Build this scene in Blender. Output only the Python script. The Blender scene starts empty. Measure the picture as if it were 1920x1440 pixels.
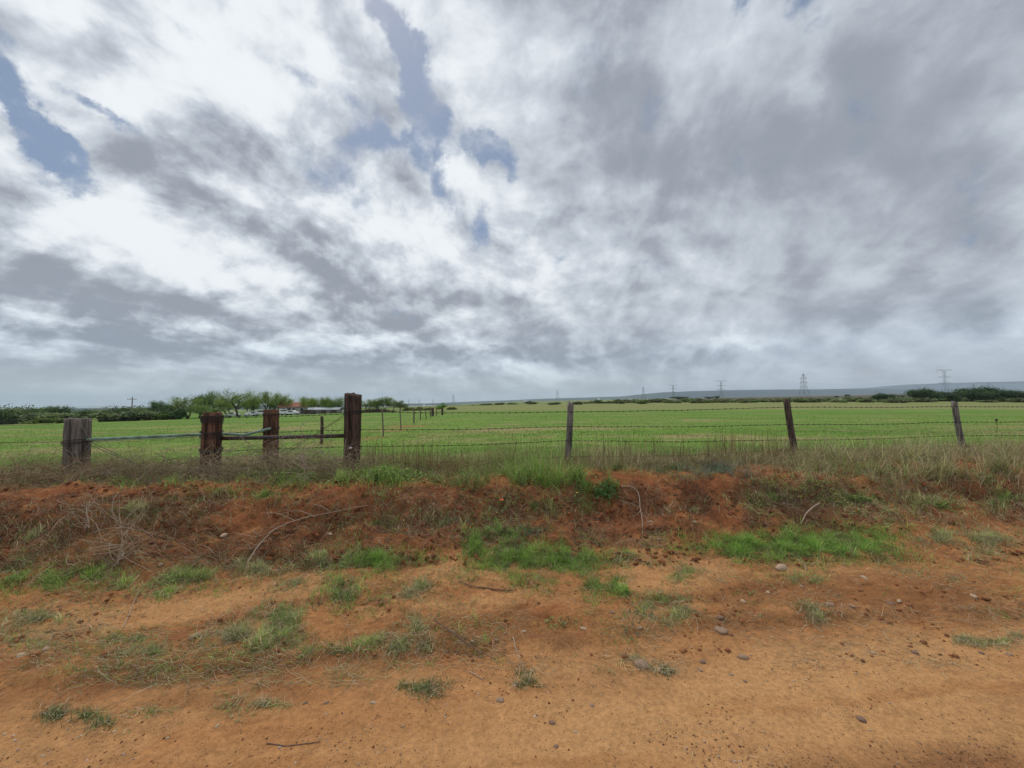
import bpy, math, random
import numpy as np
from mathutils import Matrix, Vector

SC = bpy.context.scene
COL = SC.collection
R = math.radians
rng = np.random.default_rng(7)
random.seed(7)

# ------------------------------------------------------------------ camera
FPX, EYE = 722.0, 1.65                      # focal length in photo pixels (1920 wide)
PITCH, ROLL = R(2.38), R(0.6)
fw = np.array([0, math.cos(PITCH), math.sin(PITCH)])
up0 = np.array([0, -math.sin(PITCH), math.cos(PITCH)])
rt0 = np.array([1.0, 0, 0])
rt = rt0 * math.cos(ROLL) - up0 * math.sin(ROLL)
up = up0 * math.cos(ROLL) + rt0 * math.sin(ROLL)
cam_d = bpy.data.cameras.new('camera'); cam = bpy.data.objects.new('camera', cam_d); COL.objects.link(cam)
cam_d.sensor_width = 36; cam_d.lens = 36 * FPX / 1920
cam_d.clip_start = 0.05; cam_d.clip_end = 60000
cam.matrix_world = Matrix(((rt[0], up[0], -fw[0], 0), (rt[1], up[1], -fw[1], 0), (rt[2], up[2], -fw[2], EYE), (0, 0, 0, 1)))
SC.camera = cam
SC.view_settings.view_transform = 'Standard'; SC.view_settings.look = 'None'
SC.view_settings.exposure = 0.0; SC.view_settings.gamma = 1
SC.view_settings.use_curve_mapping = False
SC.cycles.max_bounces = 6; SC.cycles.diffuse_bounces = 3; SC.cycles.transparent_max_bounces = 8
SC.cycles.volume_bounces = 1

def ray(px, py):
    return fw + (px - 960) / FPX * rt + (720 - py) / FPX * up
def yhor(u):                                # pixel row of eye level, u = X/Y
    u = np.asarray(u, float)
    d = np.stack([u, np.ones_like(u), np.zeros_like(u)], -1)
    return 720 - FPX * (d @ up) / (d @ fw)

# ------------------------------------------------------------------ sky, sun
SUN_EL, SUN_AZ = R(56), R(-28)              # azimuth measured from +Y towards +X
world = bpy.data.worlds.new('World'); SC.world = world; world.use_nodes = True
WT = world.node_tree; WT.nodes.clear()
def N(tree, typ, **kw):
    n = tree.nodes.new(typ)
    for k, v in kw.items(): setattr(n, k, v)
    return n
def setin(tree, node, idx, val):
    if val is None: return
    if hasattr(val, 'is_output') or isinstance(val, bpy.types.NodeSocket): tree.links.new(val, node.inputs[idx])
    else: node.inputs[idx].default_value = val
def math_(tree, op, a, b=None, c=None, clamp=False):
    n = N(tree, 'ShaderNodeMath', operation=op, use_clamp=clamp)
    setin(tree, n, 0, a); setin(tree, n, 1, b); setin(tree, n, 2, c)
    return n.outputs[0]
def vmath(tree, op, a, b=None, s=None):
    n = N(tree, 'ShaderNodeVectorMath', operation=op)
    setin(tree, n, 0, a); setin(tree, n, 1, b)
    if s is not None: setin(tree, n, 3, s)
    return n.outputs[1] if op in ('LENGTH', 'DOT_PRODUCT') else n.outputs[0]
def noise(tree, vec, scale, detail=4, rough=0.5, color=False, dist=0.0, lac=2.0, dim='3D'):
    n = N(tree, 'ShaderNodeTexNoise'); n.noise_dimensions = dim
    setin(tree, n, 'Vector', vec); n.inputs['Scale'].default_value = scale
    n.inputs['Detail'].default_value = detail; n.inputs['Roughness'].default_value = rough
    n.inputs['Distortion'].default_value = dist; n.inputs['Lacunarity'].default_value = lac
    return n.outputs['Color'] if color else n.outputs['Fac']
def mrange(tree, v, a, b, c=0.0, d=1.0, smooth=True):
    n = N(tree, 'ShaderNodeMapRange', interpolation_type='SMOOTHSTEP' if smooth else 'LINEAR')
    setin(tree, n, 0, v)
    for i, x in enumerate((a, b, c, d)): setin(tree, n, i + 1, x)
    return n.outputs[0]
def mix(tree, f, a, b, blend='MIX'):
    n = N(tree, 'ShaderNodeMix', data_type='RGBA', blend_type=blend); n.clamp_factor = True
    setin(tree, n, 0, f)
    for i, x in ((6, a), (7, b)):
        if isinstance(x, (tuple, list)): x = (*x[:3], 1.0)
        setin(tree, n, i, x)
    return n.outputs[2]

tc = N(WT, 'ShaderNodeTexCoord'); DIR = tc.outputs['Generated']
sky = N(WT, 'ShaderNodeTexSky', sky_type='NISHITA'); sky.sun_disc = False
sky.sun_elevation = SUN_EL; sky.sun_rotation = SUN_AZ; sky.altitude = 700
sky.air_density = 1.0; sky.dust_density = 1.5; sky.ozone_density = 1.0
sep = N(WT, 'ShaderNodeSeparateXYZ'); WT.links.new(DIR, sep.inputs[0])
zz = math_(WT, 'MAXIMUM', sep.outputs[2], 0.0)
zden = math_(WT, 'ADD', zz, 0.22)
cx = math_(WT, 'DIVIDE', sep.outputs[0], zden); cy = math_(WT, 'DIVIDE', sep.outputs[1], zden)
cmb = N(WT, 'ShaderNodeCombineXYZ'); WT.links.new(cx, cmb.inputs[0]); WT.links.new(cy, cmb.inputs[1])
mp = N(WT, 'ShaderNodeMapping', vector_type='POINT')           # turn the cloud streets towards their vanishing point
mp.inputs['Rotation'].default_value = (0, 0, R(24)); WT.links.new(cmb.outputs[0], mp.inputs[0])
PL = mp.outputs[0]
def scaled(v, s):
    m = N(WT, 'ShaderNodeMapping', vector_type='POINT'); m.inputs['Scale'].default_value = s
    WT.links.new(v, m.inputs[0]); return m.outputs[0]
# a second, less foreshortened projection for the billows: clouds have height, they do not lie flat
zd2 = math_(WT, 'ADD', zz, 0.62)
cm2 = N(WT, 'ShaderNodeCombineXYZ')
WT.links.new(math_(WT, 'DIVIDE', sep.outputs[0], zd2), cm2.inputs[0]); WT.links.new(math_(WT, 'DIVIDE', sep.outputs[1], zd2), cm2.inputs[1])
P2 = cm2.outputs[0]
warp = vmath(WT, 'SUBTRACT', noise(WT, P2, 1.6, 3, 0.55, True, dim='2D'), (0.5, 0.5, 0.5))
PW = vmath(WT, 'ADD', PL, vmath(WT, 'SCALE', warp, None, 0.35))
nA = noise(WT, scaled(PW, (1.0, 0.62, 1)), 1.4, 7, 0.52, dim='2D')        # streets
nAs = noise(WT, vmath(WT, 'ADD', scaled(PW, (1.0, 0.62, 1)), (-0.06, 0.05, 0)), 1.4, 7, 0.52, dim='2D')
nAr = math_(WT, 'SUBTRACT', nAs, nA)
LB, KA, KP, KR, KAR = 0.575, 1.05, 0.95, 2.2, 1.7
warp2 = vmath(WT, 'SUBTRACT', noise(WT, P2, 6.0, 3, 0.6, True, dim='2D'), (0.5, 0.5, 0.5))
PQ = vmath(WT, 'ADD', vmath(WT, 'ADD', P2, vmath(WT, 'SCALE', warp, None, 0.12)), vmath(WT, 'SCALE', warp2, None, 0.025))
def billow(v, scale):
    n = N(WT, 'ShaderNodeTexVoronoi', feature='F1'); n.voronoi_dimensions = '2D'; n.normalize = True
    n.inputs['Scale'].default_value = scale; n.inputs['Detail'].default_value = 3.0; n.inputs['Roughness'].default_value = 0.5
    WT.links.new(v, n.inputs['Vector'])
    return math_(WT, 'SUBTRACT', 1.0, math_(WT, 'MULTIPLY', math_(WT, 'POWER', n.outputs['Distance'], 2.0), 2.2))
SOFF = (-0.026, 0.044, 0.0)                                       # towards the sun
nF = noise(WT, PQ, 4.0, 8, 0.57, dim='2D')
nFs = noise(WT, vmath(WT, 'ADD', PQ, SOFF), 4.0, 8, 0.57, dim='2D')
nP = billow(PQ, 6.5)
relief = math_(WT, 'SUBTRACT', nF, nFs)                            # sides turned to the sun are brighter
nB = math_(WT, 'ADD', math_(WT, 'MULTIPLY', nF, 0.72), math_(WT, 'MULTIPLY', math_(WT, 'SUBTRACT', nP, 0.2), 0.34))
nC = noise(WT, PQ, 15.0, 5, 0.62, dim='2D')
# ragged direction for the hand placed openings and bright/dark banks
wd = vmath(WT, 'SUBTRACT', noise(WT, DIR, 5.0, 7, 0.62, True), (0.5, 0.5, 0.5))
DW = vmath(WT, 'ADD', DIR, vmath(WT, 'SCALE', wd, None, 0.24))
def blobs(lst, vec):
    tot = None
    for (px, py, rx, ry, ang, w) in lst:
        d = ray(px, py); L = np.linalg.norm(d); d = d / L
        a = R(ang)                                             # counter-clockwise on the picture
        t1 = rt * math.cos(a) + up * math.sin(a); t1 = t1 - d * (t1 @ d); t1 /= np.linalg.norm(t1)
        t2 = np.cross(d, t1)
        M = Matrix((t1, t2, d)).transposed()
        m = N(WT, 'ShaderNodeMapping', vector_type='TEXTURE')
        m.inputs['Location'].default_value = d; m.inputs['Rotation'].default_value = M.to_euler('XYZ')
        k = 1.0 / (FPX * L) * 1.55
        m.inputs['Scale'].default_value = (rx * k, ry * k, 1.2)
        WT.links.new(vec, m.inputs[0])
        ln = vmath(WT, 'LENGTH', m.outputs[0])
        v = mrange(WT, ln, 0.0, 1.0, w, 0.0)
        tot = v if tot is None else math_(WT, 'ADD', tot, v)
    return tot
# (px, py, rx, ry, angle, weight) : thickness of the cloud (negative opens to blue)
GAPS = [(732, 30, 42, 80, 10, .95), (755, 110, 40, 60, 5, .85), (785, 215, 50, 70, 10, 1.1), (712, 268, 52, 40, 0, 1.1), (822, 262, 50, 50, 0, 1.05), (928, 292, 64, 32, -30, 1.3),
        (815, 345, 32, 54, 20, 1.0), (12, 175, 52, 56, -35, .85), (55, 240, 46, 36, -40, .8), (112, 285, 26, 66, 22, .9), (150, 345, 50, 30, -30, .5), (690, 400, 50, 30, -40, .4), (742, 250, 24, 18, 0, -.7), (705, 175, 26, 40, 0, -.4),
        (205, 192, 50, 20, -20, .9), (896, 428, 28, 32, 0, .8), (1393, 18, 34, 56, 0, 1.1), (1500, 5, 60, 44, 0, .8), (40, 85, 50, 30, -40, .6),
        (1045, 482, 34, 12, 0, .42), (650, 340, 60, 50, -40, .5), (545, 110, 50, 24, -30, .55), (655, 190, 26, 40, 20, .5), (330, 60, 50, 26, -40, .4)]
THICK = [(440, 440, 190, 60, -35, .22), (600, 545, 230, 60, -30, .24), (60, 470, 170, 60, -28, .26), (150, 560, 300, 50, -12, .20), (300, 250, 60, 40, -30, .12), (100, 400, 140, 30, -32, .16), (330, 330, 70, 40, -30, .14),
         (550, 190, 50, 60, 30, .20), (1210, 200, 190, 190, 10, .18), (1420, 330, 120, 190, 10, .24), (1720, 180, 300, 170, 15, .24), (1120, 160, 60, 120, -10, .10),
         (1560, 470, 260, 90, 20, .16), (1240, 330, 90, 90, 0, .14), (1340, 455, 110, 40, 15, .12), (1650, 585, 150, 40, 5, .20), (860, 480, 90, 26, -15, .2),
         (1100, 665, 330, 32, 0, .26), (640, 690, 330, 30, 0, .24), (300, 660, 330, 22, 0, .18), (1880, 420, 80, 180, 0, .13), (950, 560, 160, 30, -15, .12)]
BRIGHT = [(380, 150, 440, 240, -35, .20), (130, 330, 260, 90, -40, .20), (620, 330, 170, 60, -40, .18), (640, 60, 160, 90, 0, .16),
          (980, 110, 200, 190, 0, .20), (870, 340, 80, 60, 20, .22), (1145, 410, 38, 50, 0, .18), (690, 605, 110, 22, -28, .42),
          (200, 612, 150, 22, -6, .30), (300, 480, 140, 28, -38, .30), (1500, 170, 34, 90, 10, .22), (1000, 695, 90, 16, 0, .22),
          (1360, 632, 70, 16, 0, .22), (860, 470, 220, 40, -30, .22), (1210, 655, 60, 20, 20, .18), (1340, 500, 130, 26, 15, .16),
          (1800, 500, 150, 60, 15, .12), (1820, 640, 300, 60, 0, .12), (1000, 420, 120, 80, -20, .14),
          (1750, 150, 420, 260, 0, -.10), (1300, 420, 330, 170, 0, -.08), (100, 560, 330, 70, -10, -.08)]
tb = blobs(THICK, DW); bb = blobs(BRIGHT, DW); gb = blobs(GAPS, DW)
def cen(v, k, c=0.5): return math_(WT, 'MULTIPLY', math_(WT, 'SUBTRACT', v, c), k)
gap = math_(WT, 'ADD', math_(WT, 'ADD', math_(WT, 'MINIMUM', gb, 1.02), cen(nF, -1.5)), cen(nC, -1.3))
cover = mrange(WT, gap, 0.20, 1.05, 1.0, 0.0)
calm = blobs([(1600, 260, 900, 620, 0, .68), (1300, 640, 900, 120, 0, .25), (300, 700, 700, 60, 0, .3)], DIR)   # smoother sheet on the right
var_ = math_(WT, 'ADD', cen(nA, -KA), cen(nB, KP)); var_ = math_(WT, 'ADD', var_, cen(nC, -0.14))
var_ = math_(WT, 'ADD', var_, math_(WT, 'MULTIPLY', relief, KR))
var_ = math_(WT, 'ADD', var_, math_(WT, 'MULTIPLY', nAr, KAR))
lum = math_(WT, 'ADD', LB, math_(WT, 'MULTIPLY', var_, math_(WT, 'SUBTRACT', 1.05, calm)))
lum = math_(WT, 'ADD', lum, math_(WT, 'SUBTRACT', math_(WT, 'MULTIPLY', bb, 0.9), tb))
lum = math_(WT, 'SUBTRACT', lum, math_(WT, 'MULTIPLY', mrange(WT, sep.outputs[2], 0.02, 0.36, 1.0, 0.0), 0.10))
lum = math_(WT, 'SMOOTH_MAX', lum, 0.22, 0.22)
lum = math_(WT, 'SMOOTH_MIN', lum, 0.93, 0.30)
cr = N(WT, 'ShaderNodeValToRGB'); WT.links.new(lum, cr.inputs[0])
els = cr.color_ramp.elements
els[0].position = 0.2; els[0].color = (0.30, 0.33, 0.385, 1)
els[1].position = 0.95; els[1].color = (0.90, 0.94, 0.97, 1)
for p, c in ((0.30, (0.37, 0.40, 0.46)), (0.45, (0.475, 0.515, 0.58)), (0.65, (0.61, 0.655, 0.72))):
    e = els.new(p); e.color = (*c, 1)
cloudc = cr.outputs[0]
# bluish bank under the clouds and the pale band on the horizon
blue_low = mrange(WT, sep.outputs[2], 0.03, 0.24, 1.0, 0.0)
cloudc = mix(WT, math_(WT, 'MULTIPLY', blue_low, 0.55), cloudc, mix(WT, 1.0, cloudc, (0.86, 1.0, 1.08), 'MULTIPLY'))
pale = mrange(WT, sep.outputs[2], 0.0, 0.12, 1.0, 0.0)
cloudc = mix(WT, math_(WT, 'MULTIPLY', pale, 0.80), cloudc, (0.53, 0.575, 0.62))
cloud10 = vmath(WT, 'SCALE', cloudc, None, 10.0)
gapc = mix(WT, 0.70, vmath(WT, 'SCALE', sky.outputs[0], None, 1.25), (1.95, 2.6, 3.7))
cov2 = math_(WT, 'MAXIMUM', cover, mrange(WT, sep.outputs[2], 0.03, 0.16, 1.0, 0.0))
final = mix(WT, cov2, gapc, cloud10)
bg = N(WT, 'ShaderNodeBackground'); WT.links.new(final, bg.inputs[0]); bg.inputs[1].default_value = 0.1
wo = N(WT, 'ShaderNodeOutputWorld'); WT.links.new(bg.outputs[0], wo.inputs[0])

sl = bpy.data.lights.new('sun', 'SUN'); sl.energy = 1.5; sl.angle = R(10); sl.color = (1, 0.93, 0.82)
so = bpy.data.objects.new('sun', sl); COL.objects.link(so)
sd = Vector((math.sin(SUN_AZ) * math.cos(SUN_EL), math.cos(SUN_AZ) * math.cos(SUN_EL), math.sin(SUN_EL)))
so.rotation_euler = sd.to_track_quat('Z', 'Y').to_euler()

# ------------------------------------------------------------------ numpy noise
_P = rng.permutation(1024).astype(np.int64)
_G = rng.normal(size=(1024, 2)); _G /= np.linalg.norm(_G, axis=1)[:, None]
def perlin(x, y, seed=0):
    x = np.asarray(x, float) + seed * 17.31; y = np.asarray(y, float) - seed * 9.77
    xi = np.floor(x).astype(np.int64); yi = np.floor(y).astype(np.int64)
    xf = x - xi; yf = y - yi
    def g(ix, iy, dx, dy):
        h = _P[(_P[ix & 1023] + iy) & 1023]; v = _G[h]
        return v[..., 0] * dx + v[..., 1] * dy
    u = xf * xf * xf * (xf * (xf * 6 - 15) + 10); v = yf * yf * yf * (yf * (yf * 6 - 15) + 10)
    a = g(xi, yi, xf, yf); b = g(xi + 1, yi, xf - 1, yf)
    c = g(xi, yi + 1, xf, yf - 1); d = g(xi + 1, yi + 1, xf - 1, yf - 1)
    return ((a + (b - a) * u) * (1 - v) + (c + (d - c) * u) * v) * 1.5
def fbm(x, y, o=4, seed=0, gain=0.5):
    s = 0; a = 1.0; t = 0
    for i in range(o):
        s = s + a * perlin(x * 2 ** i, y * 2 ** i, seed + i * 3); t += a; a *= gain
    return s / t
def sstep(a, b, x):
    t = np.clip((x - a) / (b - a), 0, 1); return t * t * (3 - 2 * t)

# ------------------------------------------------------------------ terrain
ST_Y = np.array([7.0, 60, 115, 170, 400, 1000, 2500, 6500])
UC = np.array([-1.45, -0.9, -0.45, -0.2, 0.0, 0.33, 0.55, 1.4])
DT = np.array([                              # pixels below eye level at each station (60 m on)
    [41, 37, 22, 18, 16, 15, 14], [35, 30, 20, 18, 16, 15, 14], [28, 21, 14, 13, 12, 11.5, 11],
    [26.5, 20, 11.5, 10.5, 10, 9.5, 9.2], [25, 19, 9, 7.5, 5, 3.5, 3], [26, 19.5, 9, 6, 2.5, 1, 0.5],
    [28, 20, 9.5, 6, 1.5, 0.0, -0.5], [36, 27, 14, 6, -1, -6, -7]])
def far_z(u, Y):
    z0 = np.full(np.shape(u), 0.60)
    zs = [z0]
    for i in range(7):
        d = np.interp(u, UC, DT[:, i]); zs.append(EYE - d / FPX * ST_Y[i + 1])
    out = z0.copy()
    for i in range(7):
        t = np.clip((Y - ST_Y[i]) / (ST_Y[i + 1] - ST_Y[i]), 0, 1)
        out = np.where(Y > ST_Y[i], zs[i] * (1 - t) + zs[i + 1] * t, out)
    return out
QX = np.array([0.0, 1.2, 2.35, 2.55, 2.65, 3.3, 3.75, 4.05, 4.40, 4.66, 4.95, 5.5, 6.2, 7.5])
QZ = np.array([0.0, 0.0, 0.012, 0.02, 0.062, 0.085, 0.13, 0.20, 0.34, 0.57, 0.65, 0.62, 0.60, 0.60])
def qcoord(X, Y):
    return Y - 0.108 * X + 0.16 * fbm(X * 0.55, Y * 0.55, 3, 5) + 0.05 * fbm(X * 2.6, Y * 2.6, 3, 6)
def ground(X, Y, micro=True):
    X = np.asarray(X, float); Y = np.asarray(Y, float)
    q = qcoord(X, Y)
    z = np.interp(q, QX, QZ)
    Ys = np.maximum(Y, 5.0)
    u = np.clip(X / Ys, -1.6, 1.6)
    far = far_z(u, Y)
    w = sstep(6.8, 8.5, q)
    z = z * (1 - w) + far * w
    bank = sstep(3.5, 4.1, q) * (1 - sstep(5.6, 6.6, q))
    z = z + bank * (0.13 * fbm(X * 1.1, Y * 1.1, 3, 11) + 0.15 * np.abs(fbm(X * 2.9, Y * 3.6, 4, 12, 0.6)) - 0.04)
    sh = sstep(2.3, 2.8, q) * (1 - sstep(3.7, 4.2, q))
    z = z + sh * 0.030 * fbm(X * 2.1, Y * 2.8, 4, 14, 0.6)
    fld = sstep(6.5, 9, q)
    trk_ = 1 - sstep(2.2, 2.6, q)
    z = z + trk_ * (0.010 * fbm(q * 5.5, X * .35, 3, 29, .6) + 0.006 * fbm(q * 16, X * .8, 2, 30))
    z = z + fld * (0.05 * fbm(X * 0.35, Y * 0.35, 2, 15) + np.minimum(Y * 0.002, 0.4) * fbm(X * .05, Y * .05, 2, 16))
    z = z + 0.012 * fbm(X * 0.9, Y * 0.9, 2, 20) * (1 - w)
    z = z - sh * 0.020 * sstep(0.0, 0.30, fbm(X * 1.5 + 3, Y * 3.6, 4, 24, 0.6))
    if micro:
        near = 1 - sstep(9, 16, Y)
        rough = 0.22 + 1.5 * sh + 1.8 * bank
        gv = fbm(X * 1.3, Y * 1.3, 2, 33)
        rough = rough + 0.5 * sstep(0.05, 0.3, gv)
        z = z + near * (0.010 * rough * fbm(X * 9, Y * 9, 3, 21) + 0.0045 * rough * fbm(X * 34, Y * 34, 3, 22, 0.6))
        z = z + near * bank * 0.034 * np.abs(fbm(X * 10, Y * 10, 3, 27)) - near * sh * 0.012 * np.abs(fbm(X * 7, Y * 9, 3, 28))
    return z
_HU = np.linspace(-1.75, 1.75, 900); _HY = np.concatenate([np.linspace(1.2, 9, 420), np.geomspace(9.05, 3000, 260)])
_HE = np.concatenate([np.linspace(-0.02, 0.12, 260), np.linspace(0.121, 1.35, 760)])
_hu, _hy = np.meshgrid(_HU, _HY, indexing='ij')
_hs = np.minimum.accumulate((EYE - ground(_hu * _hy, _hy, False)) / _hy - 1e-9 * np.arange(len(_HY))[None], axis=1)
_HT = np.array([np.interp(_HE, r_[::-1], _HY[::-1]) for r_ in _hs])
def hit(px, py, micro=True):
    """where the sight line through a photo pixel meets the ground"""
    px = np.atleast_1d(np.asarray(px, float)); py = np.atleast_1d(np.asarray(py, float))
    d = fw + ((px - 960) / FPX)[:, None] * rt + ((720 - py) / FPX)[:, None] * up
    d = d / d[:, 1:2]; u = d[:, 0]; e = -d[:, 2]
    iu = np.clip(np.interp(u, _HU, np.arange(len(_HU))), 0, len(_HU) - 1.001); ie = np.clip(np.interp(e, _HE, np.arange(len(_HE))), 0, len(_HE) - 1.001)
    a, b = iu.astype(int), ie.astype(int); fa, fb = iu - a, ie - b
    Y = (_HT[a, b] * (1 - fa) + _HT[a + 1, b] * fa) * (1 - fb) + (_HT[a, b + 1] * (1 - fa) + _HT[a + 1, b + 1] * fa) * fb
    X = u * Y
    return np.stack([X, Y, ground(X, Y, micro)], -1)
def at(px, Y):
    """ground point under picture column px at distance Y"""
    X = (px - 960) / FPX * Y * 1.0
    return np.array([X, Y, float(ground(np.array([X]), np.array([float(Y)]))[0])])
def spot(px, py, Y):
    d = ray(px, py); return np.array([0, 0, EYE]) + d * (Y / d[1])

# ------------------------------------------------------------------ mesh helpers
def link_mesh(name, V, F, m, parent=None, col=None, smooth=False, mi=None):
    """V (n,3); F = list of int arrays (each k,3 or k,4)"""
    me = bpy.data.meshes.new(name)
    V = np.ascontiguousarray(V, dtype=np.float32)
    if not isinstance(F, (list, tuple)): F = [F]
    F = [np.asarray(f, dtype=np.int32) for f in F if len(f)]
    tot = sum(len(f) for f in F); lt = sum(f.size for f in F)
    me.vertices.add(len(V)); me.vertices.foreach_set('co', V.ravel())
    me.loops.add(lt); me.polygons.add(tot)
    me.loops.foreach_set('vertex_index', np.concatenate([f.ravel() for f in F]))
    cnt = np.concatenate([np.full(len(f), f.shape[1], np.int32) for f in F])
    me.polygons.foreach_set('loop_start', np.concatenate([[0], np.cumsum(cnt)[:-1]]).astype(np.int32))
    me.polygons.foreach_set('use_smooth', np.full(tot, smooth))
    mm = m if isinstance(m, (list, tuple)) else [m]
    for x in mm: me.materials.append(x)
    if mi is not None: me.polygons.foreach_set('material_index', np.asarray(mi, np.int32))
    if col is not None:
        a = me.color_attributes.new('Col', 'FLOAT_COLOR', 'POINT')
        c4 = np.ones((len(V), 4), np.float32); c4[:, :3] = col
        a.data.foreach_set('color', c4.ravel())
    me.update(calc_edges=True); me.validate()
    o = bpy.data.objects.new(name, me); COL.objects.link(o)
    if parent is not None: o.parent = parent
    return o
def tag(o, label=None, cat=None, group=None, kind=None):
    if label: o['label'] = label
    if cat: o['category'] = cat
    if group: o['group'] = group
    if kind: o['kind'] = kind
    return o
def thing(name, label, cat, loc, rz=0.0, group=None):
    o = bpy.data.objects.new(name, None); COL.objects.link(o); o.empty_display_size = 0.2
    o.location = [float(v) for v in loc]; o.rotation_euler = (0, 0, rz)
    return tag(o, label, cat, group)
class MB:
    def __init__(s): s.v = []; s.f3 = []; s.f4 = []; s.c = []; s.n = 0
    def add(s, V, F, c=None):
        V = np.asarray(V, float); F = np.asarray(F, int)
        s.v.append(V); (s.f4 if F.shape[1] == 4 else s.f3).append(F + s.n); s.n += len(V)
        s.c.append(np.tile(np.array(c if c is not None else (1, 1, 1), float), (len(V), 1)) if c is None or np.ndim(c) == 1 else np.asarray(c))
    def box(s, c, d, rz=0, M=None, col=None):
        x, y, z = np.array(d) / 2.0
        V = np.array([(a * x, b * y, g * z) for g in (-1, 1) for a, b in ((-1, -1), (1, -1), (1, 1), (-1, 1))])
        if M is not None: V = V @ np.array(M).T
        ca, sa = math.cos(rz), math.sin(rz)
        V = V @ np.array([[ca, sa, 0], [-sa, ca, 0], [0, 0, 1]]) + np.array(c)
        s.add(V, [(0, 3, 2, 1), (4, 5, 6, 7), (0, 1, 5, 4), (1, 2, 6, 5), (2, 3, 7, 6), (3, 0, 4, 7)], col)
    def tube(s, pts, rad, n=6, cap=True, col=None):
        V, F, F3 = tube(pts, rad, n, cap)
        b = s.n; s.add(V, F, col)
        if len(F3): s.f3.append(np.asarray(F3) + b)
    def build(s, name, m, parent=None, smooth=False, usecol=False):
        F = []
        if s.f4: F.append(np.concatenate(s.f4))
        if s.f3: F.append(np.concatenate(s.f3))
        return link_mesh(name, np.concatenate(s.v), F, m, parent, np.concatenate(s.c) if usecol else None, smooth)
def frames(pts):
    T = np.gradient(pts, axis=0); T /= np.linalg.norm(T, axis=1)[:, None] + 1e-12
    ref = np.array([0, 0, 1.0]) if abs(T[0, 2]) < 0.9 else np.array([1.0, 0, 0])
    A = []; a = np.cross(T[0], ref); a /= np.linalg.norm(a)
    for t in T:
        a = a - t * (a @ t); a /= np.linalg.norm(a) + 1e-12; A.append(a)
    A = np.array(A); return A, np.cross(T, A)
def tube(pts, rad, n=6, cap=True):
    pts = np.asarray(pts, float); K = len(pts)
    rad = np.full(K, rad) if np.ndim(rad) == 0 else np.asarray(rad, float)
    A, B = frames(pts)
    th_ = np.arange(n) / n * 2 * math.pi
    V = pts[:, None, :] + rad[:, None, None] * (np.cos(th_)[None, :, None] * A[:, None, :] + np.sin(th_)[None, :, None] * B[:, None, :])
    V = V.reshape(-1, 3)
    i = np.arange(K - 1)[:, None] * n; j = np.arange(n)[None, :]; j2 = (j + 1) % n
    F = np.stack([i + j, i + j2, i + n + j2, i + n + j], -1).reshape(-1, 4)
    F3 = []
    if cap:
        for q, flip in ((0, 1), (K - 1, 0)):
            for k in range(1, n - 1):
                t = (q * n, q * n + k, q * n + k + 1); F3.append(t[::-1] if flip else t)
    return V, F, F3
def ribbons(P, W, C, side=None):
    """P (N,K,3) centre lines; W (N,) width at the base, tapering; C (N,3) colour -> V, F, col"""
    Nn, K = P.shape[:2]
    T = P[:, -1] - P[:, 0]
    if side is None:
        a = rng.uniform(0, 2 * math.pi, Nn); side = np.stack([np.cos(a), np.sin(a), rng.normal(0, .25, Nn)], -1)
    side = side - T * ((side * T).sum(1) / ((T * T).sum(1) + 1e-9))[:, None]
    side /= np.linalg.norm(side, axis=1)[:, None] + 1e-9
    taper = np.linspace(1, 0.12, K) ** 0.7
    off = side[:, None, :] * (W[:, None] * 0.5 * taper[None, :])[:, :, None]
    V = np.stack([P - off, P + off], 2).reshape(-1, 3)
    i = np.arange(Nn)[:, None] * (2 * K); k = np.arange(K - 1)[None, :] * 2
    b = i + k
    F = np.stack([b, b + 1, b + 3, b + 2], -1).reshape(-1, 4)
    col = np.repeat(C, 2 * K, axis=0)
    return V, F, col
def stems(P, Rd, C, n=3):
    """vectorised thin tubes, P (N,K,3), Rd (N,) radii"""
    Nn, K = P.shape[:2]
    T = np.gradient(P, axis=1); T /= np.linalg.norm(T, axis=2)[..., None] + 1e-12
    ref = rng.normal(size=(Nn, 3)); ref /= np.linalg.norm(ref, axis=1)[:, None]
    A = np.cross(T, ref[:, None, :]); A /= np.linalg.norm(A, axis=2)[..., None] + 1e-12
    B = np.cross(T, A)
    taper = np.linspace(1, 0.35, K)
    r = Rd[:, None] * taper[None, :]
    V = np.stack([P + r[..., None] * (math.cos(t) * A + math.sin(t) * B) for t in np.arange(n) / n * 2 * math.pi], 2).reshape(-1, 3)
    i = np.arange(Nn)[:, None, None] * (K * n) + np.arange(K - 1)[None, :, None] * n
    j = np.arange(n)[None, None, :]; j2 = (j + 1) % n
    F = np.stack([i + j, i + j2, i + n + j2, i + n + j], -1).reshape(-1, 4)
    return V, F, np.repeat(C, K * n, axis=0)
def curl_paths(base, d0, L, K=5, wig=0.5, droop=0.0, follow=False, lift=0.01):
    Nn = len(base); P = np.empty((Nn, K, 3)); P[:, 0] = base
    d = d0 / (np.linalg.norm(d0, axis=1)[:, None] + 1e-9); st = L / (K - 1)
    for k in range(1, K):
        d = d + rng.normal(0, wig / K, (Nn, 3)); d[:, 2] -= droop / K
        d /= np.linalg.norm(d, axis=1)[:, None] + 1e-9
        P[:, k] = P[:, k - 1] + d * st[:, None]
    if follow:
        g = ground(P[..., 0].ravel(), P[..., 1].ravel()).reshape(Nn, K)
        hgt = np.abs(rng.normal(0, lift, (Nn, 1))) + np.abs(rng.normal(0, lift * 0.6, (Nn, K))) + 0.002
        P[..., 2] = g + hgt
    return P
def pal(n, cols, jit=0.15, w=None):
    cols = np.array(cols, float); i = rng.choice(len(cols), n, p=w)
    return cols[i] * (1 + rng.uniform(-jit, jit, (n, 1))) * (1 + rng.uniform(-jit, jit, (n, 3)) * 0.3)
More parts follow.
